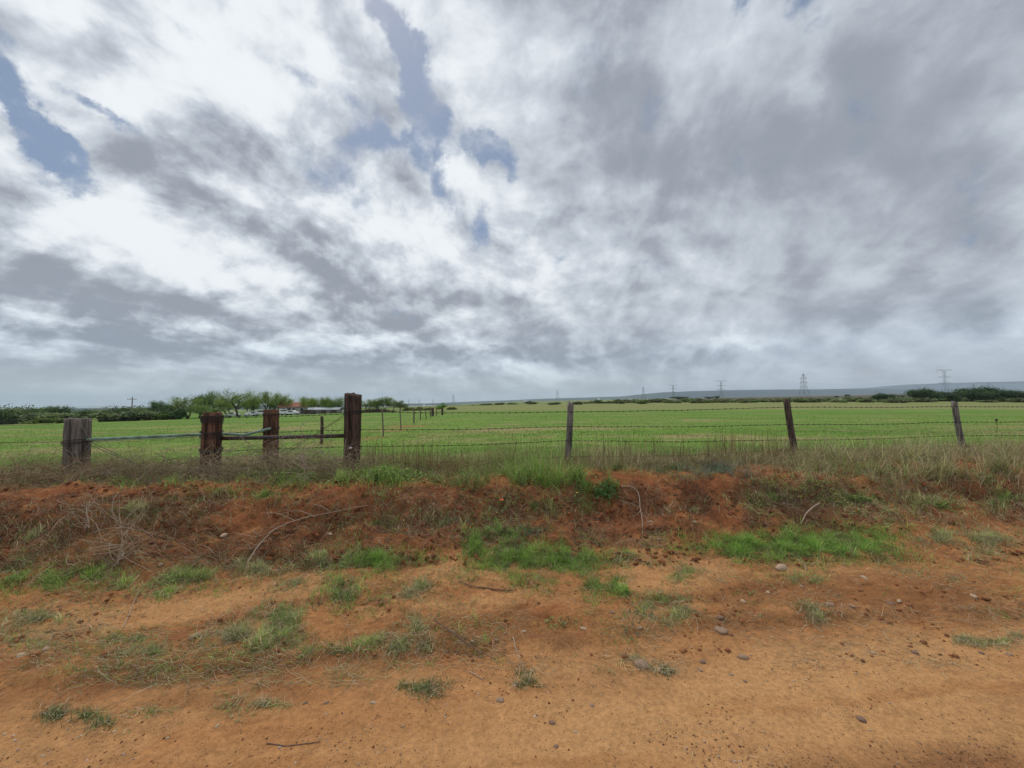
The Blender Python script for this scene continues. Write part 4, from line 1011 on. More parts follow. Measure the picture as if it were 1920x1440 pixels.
# brush heap right of the corner post
g = at(703, 112); bp = VEG(); n = 2600
b_ = np.stack([rs.normal(0, 2.9, n), rs.normal(0, .7, n), np.zeros(n)], -1); b_[:, 2] = np.abs(rs.normal(0, .45, n)) * np.exp(-(b_[:, 0] / 4.5) ** 2)
b_ += g; dd = rng.normal(size=(n, 3)); dd[:, 2] = np.abs(dd[:, 2]) * .5
bp.add(stems(curl_paths(b_, dd, rs.uniform(.5, 1.4, n), 4, .5), np.full(n, .02), pal(n, [(.13, .10, .08), (.09, .07, .055), (.18, .15, .12)])))
o = bp.build('brush_pile', M_DRY, 'thing', 'long low heap of grey brush right of the corner post', 'brush pile')
# metal panels at the far left
g = at(20, 90); r0 = thing('corral_panel', 'dark metal corral panels at the left edge of the pasture', 'corral panel', g, -.1)
for k in range(4):
    mb = MB(); mb.tube([(-5 + 3.2 * k, 0, -.1), (-5 + 3.2 * k, 0, 1.45)], .05, 6); mb.build('post', M_DARKPIPE, r0)
for k in range(6):
    mb = MB(); mb.tube([(-5, -.04, .15 + .24 * k), (4.6, -.04, .15 + .24 * k)], .028, 5); mb.build('rail', M_DARKPIPE, r0)
# utility poles
def upole(px, pyt, Y, armw, lab):
    g = at(px, Y); H = spot(px, pyt, Y)[2] - g[2]; r0 = thing('utility_pole', lab, 'utility pole', g, .1, 'wooden utility poles behind the left trees')
    mb = MB(); mb.tube([(0, 0, -.3), (0, 0, H * .5), (0, 0, H)], [.17, .14, .11], 8); mb.build('pole', M_POLE, r0, True)
    mb = MB(); mb.box((0, -.14, H - .75), (armw, .12, .14)); ao = mb.build('crossarm', M_POLE, r0)
    for x in (-.46, -.16, .46):
        mb = MB(); mb.tube([(x * armw, -.14, H - .68), (x * armw, -.14, H - .5)], [.05, .035], 6); mb.build('insulator', M_STEEL, ao)
    return g, H
g1_, H1 = upole(248, 744, 118, 2.6, 'taller looking wooden utility pole left of the dark trees')
g2_, H2 = upole(332, 744, 170, 2.4, 'farther wooden utility pole rising beside the pale twiggy tree')

# ------------------------------------------------------------------ pylons
def lattice(mb, p0, p1, w0, w1, n, r):
    """square lattice mast from height p0 to p1"""
    lv = []
    for i in range(n + 1):
        t_ = i / n; z = p0 + (p1 - p0) * t_; w = (w0 + (w1 - w0) * t_) / 2
        lv.append([np.array([sx * w, sy * w, z]) for sx, sy in ((-1, -1), (1, -1), (1, 1), (-1, 1))])
    for i in range(n):
        for k in range(4):
            mb.tube([lv[i][k], lv[i + 1][k]], r, 4, False)
            mb.tube([lv[i][k], lv[i + 1][(k + 1) % 4]], r * .32, 4, False); mb.tube([lv[i][(k + 1) % 4], lv[i + 1][k]], r * .32, 4, False)
            mb.tube([lv[i + 1][k], lv[i + 1][(k + 1) % 4]], r * .32, 4, False)
def pylon(px, pyt, Y, typ, rz, lab, r):
    g = at(px, Y); H = spot(px, pyt, Y)[2] - g[2]; r0 = thing('electricity_pylon', lab, 'pylon', g, rz, 'electricity pylons on the horizon')
    mb = MB()
    if typ == 'slim':
        lattice(mb, 0, H * .45, H * .30, H * .14, 2, r); lattice(mb, H * .45, H * .80, H * .14, H * .11, 2, r); lattice(mb, H * .80, H * .97, H * .12, H * .02, 1, r)
        mb.tube([(0, 0, H * .98), (0, 0, H)], r * .8, 4)
    else:
        lattice(mb, 0, H * .5, H * .18, H * .07, 2, r); lattice(mb, H * .5, H * .93, H * .07, H * .05, 2, r)
    mb.build('tower', M_STEEL, r0)
    arms = ((.93, .30), (.70, .24), (.48, .24)) if typ != 'slim' else ((.80, .22), (.62, .22), (.45, .22))
    for hz_, aw in arms:
        a = MB(); z = H * hz_; L_ = H * aw * (1.0 if typ == 'wide' else 1.0)
        for s_ in (-1, 1):
            if typ == 'wide':
                a.tube([(0, -.02 * H, z), (s_ * L_, 0, z + (.045 * H if hz_ > .9 else 0))], r * 1.1, 4); a.tube([(0, .02 * H, z), (s_ * L_, 0, z + (.045 * H if hz_ > .9 else 0))], r * 1.1, 4)
                a.tube([(0, 0, z + .05 * H), (s_ * L_, 0, z + (.045 * H if hz_ > .9 else 0))], r * 1.1, 4)
                a.tube([(s_ * L_ * .95, 0, z), (s_ * L_ * .95, 0, z - .04 * H)], r, 4)
            else:
                a.tube([(0, 0, z), (0, s_ * L_, z)], r, 4); a.tube([(0, 0, z + .05 * H), (0, s_ * L_, z)], r*.6, 4)
        for q_ in (-1, 1):
            cw_ = H * (.06 if typ == 'slim' else .03); a.tube([(-cw_, q_ * cw_, z), (cw_, q_ * cw_, z)], r, 4)
        a.build('crossarm', M_STEEL, r0)
    return g, H
PY = [(850, 739, 1500, 'slim', 'faint slim pylon left of the grey leaning fence post', .20), (1045, 730, 1500, 'slim', 'slim pylon just left of the grey leaning fence post', .20),
      (1206, 725, 1350, 'slim', 'slim pylon right of the grey leaning fence post', .20), (1262, 721, 1350, 'wide', 'smaller wide armed pylon in the middle of the horizon', .20),
      (1352, 713, 1050, 'wide', 'wide armed pylon left of the dark brown post', .18), (1507, 700, 700, 'slim', 'nearest and clearest slim tapered pylon above the dark brown post', .20),
      (1772, 692, 800, 'wide', 'tall wide armed pylon above the pale leaning post on the right', .16)]
PG = []
for (px, pyt, Y, ty, lab, r) in PY: PG.append(pylon(px, pyt, Y, ty, 0.0, lab, r))
for k, px in enumerate((766, 786, 812)):
    pylon(px, 748 - k * .3, 2600, 'slim', 0.0, ['tiny faint pylon just right of the round crowned tree', 'tiny faint pylon midway between the round tree and umbrella tree', 'tiny faint pylon just left of the umbrella shaped tree'][k], .22)
# conductors between the clear pylon and the one on its right
gA_, HA = PG[5]; gB_, HB = PG[6]
for k, (fa, fb) in enumerate(((.80, .93), (.62, .70), (.45, .48))):
    n = 24; a = gA_ + [0, 0, HA * fa]; b = gB_ + [0, 0, HB * fb] + np.array([-.24 * HB, 0, 0]); t_ = np.linspace(0, 1, n)[:, None]
    p = a * (1 - t_) + b * t_; p[:, 2] -= 9 * (4 * t_[:, 0] * (1 - t_[:, 0]))
    mb = MB(); mb.tube(p - a, .045, 4, False); o = mb.build('power_line', M_STEEL); o.location = a
    tag(o, ['topmost power line running right from the nearest slim pylon', 'middle power line running right from the nearest slim pylon', 'lowest power line running right from the nearest slim pylon'][k], 'power line', 'conductors between the pylons')
# far white buildings
def farbox(name, px, Y, w, h, lab, cat, roof=True):
    g = at(px, Y); r0 = thing(name, lab, cat, g, 0)
    mb = MB(); mb.box((0, 0, h / 2 - 1), (w, h * 1.2, h + 2)); mb.build('wall', M_WHITE, r0)
    mb = MB(); a = h * .35; w2 = w / 2 + .3; d2 = h * .6 + .3
    mb.add([(-w2, -d2, h), (w2, -d2, h), (w2, d2, h), (-w2, d2, h), (-w2, 0, h + a), (w2, 0, h + a)], [(0, 1, 5, 4), (2, 3, 4, 5), (0, 3, 2, 1)]); mb.build('roof', M_TIN, r0)
farbox('white_barn', 985, 1000, 11, 3, 'long low white building far off between two pylons', 'barn')
farbox('white_barn', 795, 800, 4.0, 2.2, 'tiny white building far off left of the umbrella tree', 'barn')
farbox('white_barn', 1182, 1100, 6, 3, 'faint pale building far off below the slim pylon', 'barn')
g = at(1122, 900); r0 = thing('water_tank', 'tiny bright white tank far off right of the grey leaning post', 'tank', g, 0)
mb = MB(); mb.tube([(0, 0, -.5), (0, 0, 6.0)], 2.2, 14); mb.build('tank_wall', M_WHITE, r0, True)
mb = MB(); mb.tube([(0, 0, 6), (0, 0, 7.4)], [2.3, .2], 14); mb.build('tank_roof', M_WHITE, r0, True)

# ------------------------------------------------------------------ stones and pebbles
def rock_mesh(seed, sub=3, flat=.62):
    r_ = np.random.default_rng(seed)
    n1, n2 = 14, 9; V = [(0, 0, -1.0)]; 
    for i in range(1, n2):
        p = math.pi * i / n2
        for j in range(n1): V.append((math.sin(p) * math.cos(2 * math.pi * j / n1), math.sin(p) * math.sin(2 * math.pi * j / n1), -math.cos(p)))
    V.append((0, 0, 1.0)); V = np.array(V)
    k = r_.uniform(.8, 1.3, 2); f = 1 + .30 * perlin(V[:, 0] * 1.3 + seed * 3.1, V[:, 1] * 1.3 + V[:, 2] * 1.7, seed) + .12 * perlin(V[:, 0] * 4 + seed, V[:, 1] * 4 - V[:, 2] * 3, seed + 2)
    V = V * f[:, None] * [k[0], 1 / k[0], flat]
    F3 = [(0, 1 + (j + 1) % n1, 1 + j) for j in range(n1)]; F4 = []
    for i in range(n2 - 2):
        for j in range(n1):
            a = 1 + i * n1 + j; b = 1 + i * n1 + (j + 1) % n1; F4.append((a, b, b + n1, a + n1))
    e = len(V) - 1; b0 = 1 + (n2 - 2) * n1
    F3 += [(b0 + j, b0 + (j + 1) % n1, e) for j in range(n1)]
    return V, F4, F3
RM = []
for k in range(9):
    V, F4, F3 = rock_mesh(k + 3); o = link_mesh('stone', V, [F4, F3], (M_ROCK, M_ROCKP, M_ROCKD)[k % 3], None, None, True); RM.append(o.data); bpy.data.objects.remove(o)
ST = [(1204, 1246, 26, 0, 'largest rough grey brown stone, beside the small grass clump on the sandy road edge'), (1352, 1182, 21, 0, 'rounded brown stone right of the centre, upper of the pair'),
      (1351, 1159, 13, 2, 'small dark stone just above the rounded brown stone'), (1465, 1064, 20, 1, 'pale rounded stone at the lower edge of the bright grass patch'),
      (42, 1226, 15, 1, 'pale oval stone at the left edge, left of a browner one'), (86, 1219, 16, 0, 'pinkish stone right of the pale oval stone near the left edge'),
      (365, 1192, 17, 0, 'reddish stone in the dry grass at left of centre'), (420, 1008, 15, 1, 'pale round stone lodged in the left bank under dry stems'),
      (618, 1001, 11, 1, 'small pale stone in the bank below the long dry branch'), (938, 1312, 14, 0, 'brown pebble on the bare sand low in the middle'),
      (1615, 1349, 15, 2, 'dark embedded pebble on the sandy road at lower right'), (1317, 1241, 11, 2, 'dark grey pebble above the white pebbles right of the largest stone'),
      (1035, 1355, 10, 2, 'dark pebble at the bottom right of centre'), (301, 1061, 9, 1, 'small white stone on the bare orange soil at left'),
      (1394, 1233, 15, 0, 'brown pebble right of the dark grey pebble')]
for i, (px, py, s_, k, lab) in enumerate(ST):
    p = hit(px, py)[0]; r = s_ / 2 / FPX * p[1] * 1.08
    o = bpy.data.objects.new('stone', RM[k + 3 * (i % 3)]); COL.objects.link(o); o.scale = (r, r * .85, r * .8)
    o.location = p + [0, 0, r * .04]; o.rotation_euler = (rs.normal(0, .12), rs.normal(0, .12), rs.uniform(0, 6)); tag(o, lab, 'stone', 'stones on the ground')
SM = [(338, 1247, 8), (264, 1268, 7), (408, 1361, 8), (1094, 1180, 10), (1620, 1083, 12), (1393, 1128, 10), (1598, 1137, 10), (1556, 1134, 12), (1825, 1117, 12), (1312, 1256, 9), (1371, 1265, 8),
      (1397, 1278, 7), (1715, 1224, 12), (1637, 1225, 8), (1670, 1131, 14), (1686, 1128, 10), (1200, 1178, 8), (1148, 1147, 10), (982, 1185, 8), (930, 1200, 8), (885, 1202, 7), (1220, 980, 8),
      (1300, 978, 10), (1235, 1012, 8), (1110, 1322, 8), (612, 1318, 8), (572, 1318, 7), (1503, 1100, 8), (1440, 1110, 8), (1043, 1400, 9), (1080, 1372, 7), (1840, 1225, 9), (1893, 1227, 9), (700, 1318, 9)]
PEB = []
for (px, py, s_) in SM:
    p = hit(px, py)[0]; r = s_ / 2 / FPX * p[1] * 1.05; k = int(rs.integers(9))
    o = bpy.data.objects.new('pebble', RM[k]); COL.objects.link(o); o.scale = (r, r * .85, r * .8)
    o.location = p + [0, 0, r * .05]; o.rotation_euler = (0, 0, rs.uniform(0, 6)); tag(o, 'small rounded pebble scattered on the orange soil', 'pebble', 'pebbles on the soil'); PEB.append((px, py, o))
PM = [(1204, 1246, 'the largest rough stone'), (1352, 1182, 'the rounded brown stone'), (1465, 1064, 'the pale stone by the bright grass'), (42, 1226, 'the pale oval stone'), (365, 1192, 'the reddish stone'), (938, 1312, 'the brown bottom pebble'),
      (1615, 1349, 'the dark embedded pebble'), (1202, 990, 'the bare root'), (968, 1225, 'the bent straw'), (792, 1296, 'the small dark grass clump'), (150, 1340, 'the bottom left grass clump'), (1530, 1150, 'the grass clump at right'), (1820, 1200, 'the sparse clump near the right edge'), (520, 1165, 'the big left grass patch'), (1235, 1145, 'the grass tuft right of centre')]
seen_ = {}
for px, py, o in PEB:
    m_ = min(PM, key=lambda a: math.hypot(a[0] - px, a[1] - py)); dx, dy = px - m_[0], py - m_[1]
    w_ = ('right of' if dx > 0 else 'left of') if abs(dx) > abs(dy) else ('below' if dy > 0 else 'above')
    far_ = 'just ' if math.hypot(dx, dy) < 75 else 'well '
    key = far_ + w_ + ' ' + m_[2]; k = seen_.get(key, 0); seen_[key] = k + 1
    o['label'] = (ORD[k]) + 'small rounded pebble lying ' + key
# grit, crumbs and clods too many to count
def scree(name, n, pxr, pyr, smin, smax, cols, label, accept=None, flat=.7):
    px = rng.uniform(*pxr, n); py = pyr[0] + (pyr[1] - pyr[0]) * rng.random(n) ** 1.0
    p = hit(px, py)
    if accept is not None: k = accept(p, px, py); p = p[k]
    n = len(p); s = smin * (smax / smin) ** (rng.random(n) ** 2.2)
    ico = np.array([(0, 0, 1), (.89, 0, .45), (.28, .85, .45), (-.72, .53, .45), (-.72, -.53, .45), (.28, -.85, .45), (.72, .53, -.45), (-.28, .85, -.45), (-.89, 0, -.45), (-.28, -.85, -.45), (.72, -.53, -.45), (0, 0, -1)])
    fc = np.array([(0, 1, 2), (0, 2, 3), (0, 3, 4), (0, 4, 5), (0, 5, 1), (1, 6, 2), (2, 7, 3), (3, 8, 4), (4, 9, 5), (5, 10, 1), (2, 6, 7), (3, 7, 8), (4, 8, 9), (5, 9, 10), (1, 10, 6), (6, 11, 7), (7, 11, 8), (8, 11, 9), (9, 11, 10), (10, 11, 6)])
    V = ico[None] * (1 + rng.normal(0, .16, (n, 12, 1))) * rng.uniform(.65, 1.35, (n, 1, 3)) * [1, 1, flat]
    a = rng.uniform(0, 6.28, n); c, s2 = np.cos(a)[:, None], np.sin(a)[:, None]
    V = np.stack([V[..., 0] * c - V[..., 1] * s2, V[..., 0] * s2 + V[..., 1] * c, V[..., 2]], -1) * s[:, None, None] + p[:, None, :] + np.array([0, 0, 1.0]) * (s * .25)[:, None, None]
    F = (fc[None] + np.arange(n)[:, None, None] * 12).reshape(-1, 3)
    o = link_mesh(name, V.reshape(-1, 3), [F], M_GRIT, None, np.repeat(pal(n, cols, .25), 12, 0), True)
    return tag(o, label, None, None, 'stuff')
M_GRIT = mat('grit', attr=True, rough=0.95, spec=0.1)
def clumpy(sc, seed, lo): return lambda p, px, py: fbm(p[:, 0] * sc, p[:, 1] * sc, 3, seed) + rng.normal(0, .12, len(p)) > lo
scree('gravel', 14000, (-60, 1980), (1000, 1475), .0011, .0065, [(.33, .19, .11), (.42, .29, .2), (.19, .085, .045), (.25, .13, .07), (.5, .42, .35)], 'fine gravel strewn over the sandy road edge', clumpy(1.1, 90, .04))
scree('soil_crumbs', 6000, (-60, 1980), (900, 1475), .0010, .0056, [(.20, .09, .042), (.28, .13, .06), (.13, .06, .035)], 'dark soil crumbs', clumpy(1.5, 91, 0.07))
scree('gravel', 9000, (1150, 1980), (1340, 1475), .0010, .0060, [(.33, .19, .11), (.36, .23, .14), (.16, .075, .04), (.22, .11, .06), (.28, .15, .08)], 'gravelly patch at the lower right of the road', lambda p, px, py: (fbm(p[:, 0] * 2.2, p[:, 1] * 2.2, 3, 39) + rng.normal(0, .10, len(p)) > -.02) & (qcoord(p[:, 0], p[:, 1]) + rng.normal(0, .10, len(p)) < 1.62))
scree('clods', 6500, (-60, 1980), (905, 1060), .005, .032, [(.19, .07, .032), (.235, .09, .04), (.15, .06, .03)], 'red clods on the bank', clumpy(1.4, 92, -.02))
scree('clods', 1500, (-60, 1980), (1090, 1240), .005, .02, [(.28, .12, .055), (.2, .085, .04)], 'clods on the shoulder', clumpy(1.4, 93, .05))

# ------------------------------------------------------------------ grass and weeds
LUSH = [(.21, .34, .07), (.26, .41, .085), (.33, .43, .12), (.14, .25, .055)]
DULL = [(.24, .31, .09), (.31, .37, .12), (.40, .38, .18), (.17, .23, .07)]
SAGE = [(.18, .23, .16), (.22, .27, .19), (.14, .18, .12)]
STRAW = [(.50, .42, .25), (.60, .52, .33), (.38, .31, .19), (.28, .22, .13)]
DEAD = [(.34, .26, .16), (.45, .36, .23), (.22, .16, .10), (.52, .43, .30)]
ROOT = [(.17, .10, .065), (.23, .14, .10), (.11, .06, .04)]
def ell(n, px, py, rx, ry, edge=1.0):
    if rx < 62:                                   # small tufts: several loose knots, not one disc
        k = 6; cxs = px + rng.normal(0, .65, k) * rx; cys = py + rng.normal(0, .6, k) * ry; i = rng.integers(0, k, n); sc = rng.uniform(.18, .55, k)[i]
        return hit(cxs[i] + rng.normal(0, 1, n) * rx * sc, cys[i] + rng.normal(0, 1, n) * ry * sc)
    a = rng.uniform(0, 6.28, n); r = np.minimum(np.abs(rng.normal(0, .62, n)), np.sqrt(rng.random(n)) * 1.5)
    wob = 1 + .28 * np.sin(a * 3 + px) + .18 * np.sin(a * 5 + py)
    return hit(px + np.cos(a) * r * rx * wob, py + np.sin(a) * r * ry * wob)
def blades(base, hmin, hmax, w, cols, spread=.45, K=4, wts=None, flop=1.0):
    n = len(base); a = rng.uniform(0, 6.28, n); s = np.abs(rng.normal(0, spread, n))
    d = np.stack([np.cos(a) * s, np.sin(a) * s, np.ones(n)], -1)
    L = rng.uniform(hmin, hmax, n) * np.clip(1 + 1.3 * fbm(base[:, 0] * 7, base[:, 1] * 7, 3, 140), .4, 1.8)
    P = curl_paths(base - [0, 0, .005], d, L, K, .5, flop)
    P[..., 2] = np.maximum(P[..., 2], base[:, None, 2] - .004)
    cl_ = fbm(base[:, 0] * 7, base[:, 1] * 7, 3, 140); C = pal(n, cols, .30, wts) * np.clip(1 + 1.1 * cl_, .45, 1.7)[:, None]
    st_ = rng.random(n) < np.clip(.10 - .5 * fbm(base[:, 0] * 2.5, base[:, 1] * 2.5, 2, 141), .03, .45); C[st_] = pal(int(st_.sum()), [(.40, .33, .20), (.30, .23, .13), (.48, .42, .27)], .25)
    return ribbons(P, w * rng.uniform(.6, 1.3, n), C)
G = VEG(); S = VEG()
# (px, py, rx, ry, count, palette, hmin, hmax)
PATCH = [(1500, 1022, 185, 30, 9500, 'L', .03, .10), (1400, 1030, 90, 22, 2600, 'L', .03, .10), (1620, 1020, 80, 26, 2400, 'L', .03, .09), (960, 1045, 75, 42, 4200, 'L', .03, .10), (1068, 1052, 85, 32, 3600, 'L', .03, .09),
  (905, 1010, 40, 28, 1400, 'L', .03, .09), (1135, 1098, 30, 20, 1000, 'L', .02, .07), (1850, 1010, 90, 28, 2000, 'D', .03, .08), (1760, 1010, 70, 25, 1400, 'D', .03, .08), (1900, 1035, 50, 18, 700, 'D', .02, .06),
  (700, 1050, 80, 24, 3000, 'L', .03, .09), (610, 1055, 60, 24, 1700, 'D', .03, .09), (480, 1066, 70, 22, 1500, 'D', .03, .08), (350, 1083, 90, 22, 1900, 'M', .03, .08), (300, 1108, 60, 22, 1100, 'M', .03, .07),
  (645, 1108, 50, 20, 1300, 'L', .02, .07), (560, 1095, 60, 14, 500, 'D', .02, .06), (520, 1160, 62, 42, 2600, 'M', .02, .07), (440, 1195, 90, 30, 1900, 'D', .02, .07), (540, 1205, 50, 20, 900, 'M', .02, .06), (230, 1208, 45, 18, 900, 'M', .02, .06),
  (780, 1108, 50, 22, 800, 'D', .02, .07), (705, 1208, 45, 13, 1000, 'M', .02, .06), (775, 1185, 34, 30, 900, 'D', .02, .08), (150, 1340, 36, 18, 560, 'G', .015, .05), (792, 1296, 34, 18, 520, 'G', .015, .045),
  (985, 1278, 22, 10, 260, 'G', .015, .04), (1238, 1259, 26, 11, 380, 'G', .015, .04), (1190, 1240, 14, 9, 200, 'M', .01, .03), (1235, 1142, 42, 26, 1300, 'M', .02, .06), (1290, 1150, 30, 22, 500, 'D', .02, .05), (1530, 1150, 44, 18, 520, 'D', .02, .06),
  (1282, 1078, 26, 12, 450, 'M', .02, .05), (1250, 1060, 30, 8, 250, 'M', .02, .05), (1500, 1086, 26, 14, 400, 'M', .02, .06), (1820, 1200, 30, 12, 450, 'D', .02, .05), (1895, 1205, 25, 10, 250, 'D', .02, .04), (45, 1088, 50, 16, 900, 'L', .02, .07),
  (135, 1078, 40, 20, 900, 'L', .03, .08), (70, 1160, 70, 20, 800, 'D', .02, .06), (20, 1190, 50, 20, 450, 'D', .02, .05), (425, 1322, 40, 16, 300, 'M', .01, .03), (520, 1318, 30, 10, 200, 'M', .01, .03), (290, 1335, 30, 10, 200, 'M', .01, .03), (205, 1095, 30, 18, 400, 'M', .02, .05),
  (1180, 1045, 30, 14, 400, 'M', .02, .06), (830, 1075, 70, 20, 300, 'D', .02, .05), (1700, 1070, 90, 30, 300, 'D', .01, .04), (1350, 1090, 120, 30, 250, 'D', .01, .03), (640, 1250, 60, 30, 150, 'D', .01, .03), (1790, 1085, 90, 30, 300, 'D', .01, .04)]
PATCH += [(2080, 1000, 120, 26, 2200, 'D', .03, .08), (2120, 1080, 90, 20, 700, 'D', .02, .06), (-150, 1090, 90, 22, 1800, 'M', .03, .08), (-160, 1180, 90, 20, 800, 'D', .02, .06)]
PALS = {'L': (LUSH, [.35, .35, .15, .15]), 'M': (LUSH[:2] + DULL[:2] + STRAW[:1], None), 'D': (DULL + STRAW[:2], None), 'G': ([(.11, .17, .05), (.14, .21, .06), (.19, .22, .09)], None)}
for (px, py, rx, ry, n, k, h0, h1) in PATCH:
    b = ell(int(n * (2.6 if k == 'L' else 1.7)), px, py, rx * (1.2 if k == 'L' else 1.05), ry * (1.15 if k == 'L' else 1))
    # keep it tufted: gather the blades into small clumps
    f = fbm(b[:, 0] * 5, b[:, 1] * 5, 3, 95); keep = f + rng.normal(0, .16, len(b)) > -.12
    b = b[keep]
    G.add(blades(b, h0, h1, .0042, PALS[k][0], .75, 4, PALS[k][1], 1.2))
    m_ = int(len(b) * (.22 if k != 'L' else .12)); c = b[rng.integers(0, len(b), m_)]
    d = rng.normal(size=(m_, 3)); d[:, 2] = .2
    S.add(ribbons(curl_paths(c, d, rng.uniform(.03, .12, m_), 4, .9, .2, True, .01), np.full(m_, .0025), pal(m_, STRAW, .25)))
# thin creeping grass spread over the shoulder
for (n, pxr, pyr, lo, cols, h1) in ((26000, (-60, 1200), (1035, 1260), .02, LUSH[:2] + DULL, .05), (9000, (1150, 1980), (1040, 1160), .05, LUSH[:2] + DULL, .045), (9000, (-60, 1980), (985, 1090), .0, LUSH + DULL, .06), (3000, (-60, 700), (1240, 1380), .08, DULL + STRAW, .03)):
    b = hit(rng.uniform(*pxr, n), rng.uniform(*pyr, n)); f = fbm(b[:, 0] * 1.3 + 5, b[:, 1] * 2.0, 4, 130) + .35 * fbm(b[:, 0] * 7, b[:, 1] * 7, 3, 131) + rng.normal(0, .06, n)
    b = b[f > lo + .10]; G.add(blades(b, .012, h1, .0042, cols, 1.0, 4, None, 1.6))
# tall weeds and grass on the lip of the bank
TOP = [(2090, 872, 130, 24, 2200, STRAW + DULL, .06, .30), (2060, 930, 120, 36, 900, DULL + STRAW, .03, .10), (-170, 900, 130, 26, 1500, DULL + LUSH, .05, .2),
       (960, 875, 120, 18, 2200, LUSH + DULL, .12, .34), (770, 880, 110, 16, 1500, DULL + LUSH, .10, .28), (1150, 872, 120, 14, 1500, DULL + STRAW, .10, .30), (1380, 868, 120, 14, 1400, DULL + STRAW, .10, .28), (1560, 866, 110, 16, 1700, DULL + STRAW, .12, .34), (1720, 862, 110, 18, 1300, STRAW + DULL, .12, .36), (1880, 858, 80, 18, 1100, STRAW + DULL, .12, .34), (60, 878, 100, 18, 1300, DULL + LUSH, .1, .24), (330, 880, 110, 16, 1400, LUSH + DULL, .08, .22), (560, 876, 90, 16, 1300, LUSH + DULL, .08, .22),
       (720, 892, 85, 24, 2600, LUSH, .06, .17), (560, 893, 60, 22, 1500, LUSH, .05, .14), (640, 900, 70, 18, 1200, LUSH + DULL, .05, .14), (930, 888, 80, 26, 2600, LUSH + DULL, .07, .24), (1010, 893, 60, 26, 2400, LUSH, .08, .24), (870, 900, 60, 18, 1000, DULL, .05, .18),
       (1110, 925, 34, 30, 900, LUSH, .04, .10), (330, 900, 70, 20, 900, LUSH + DULL, .04, .12), (90, 880, 120, 26, 2600, LUSH + DULL, .05, .18), (230, 878, 110, 24, 2200, LUSH + DULL, .05, .18), (450, 885, 110, 20, 1800, LUSH + DULL, .05, .16), (200, 890, 60, 20, 500, LUSH, .04, .12), (430, 905, 60, 22, 800, LUSH + DULL, .04, .12),
       (1150, 880, 90, 16, 900, DULL, .05, .16), (1260, 880, 90, 20, 1400, DULL + SAGE, .05, .16), (1345, 884, 70, 20, 1600, SAGE, .05, .14), (1530, 880, 90, 20, 1300, DULL + STRAW, .06, .18), (1640, 890, 110, 26, 1900, DULL + STRAW, .06, .18),
       (1760, 890, 110, 30, 1500, DULL + STRAW, .06, .2), (1880, 880, 80, 26, 1500, STRAW + DULL, .06, .2), (1450, 935, 90, 40, 1400, DULL, .03, .10), (1600, 940, 120, 40, 1900, DULL, .03, .10), (1740, 945, 110, 40, 2000, DULL + STRAW, .03, .11), (1880, 940, 70, 40, 900, DULL, .03, .09),
       (1020, 960, 110, 30, 500, DULL, .03, .08), (840, 980, 110, 40, 900, DULL + STRAW, .03, .09), (300, 960, 160, 40, 700, DULL + STRAW, .03, .08), (60, 1010, 90, 50, 900, DULL + STRAW, .03, .09), (500, 930, 90, 30, 800, DULL + LUSH, .03, .08), (250, 960, 160, 36, 900, DULL + STRAW, .03, .09), (700, 985, 110, 26, 900, DULL + LUSH, .03, .08), (1000, 950, 120, 40, 900, DULL + LUSH, .03, .09), (1300, 960, 100, 30, 500, DULL + STRAW, .03, .08)]
for (px, py, rx, ry, n, cols, h0, h1) in TOP:
    b = ell(int(n * 1.35), px, py, rx, ry); f = fbm(b[:, 0] * 3.2, b[:, 1] * 3.2, 3, 97); b = b[f + rng.normal(0, .15, len(b)) > -.1]
    G.add(blades(b, h0, h1, .0055, cols, .5, 4, None, .8))
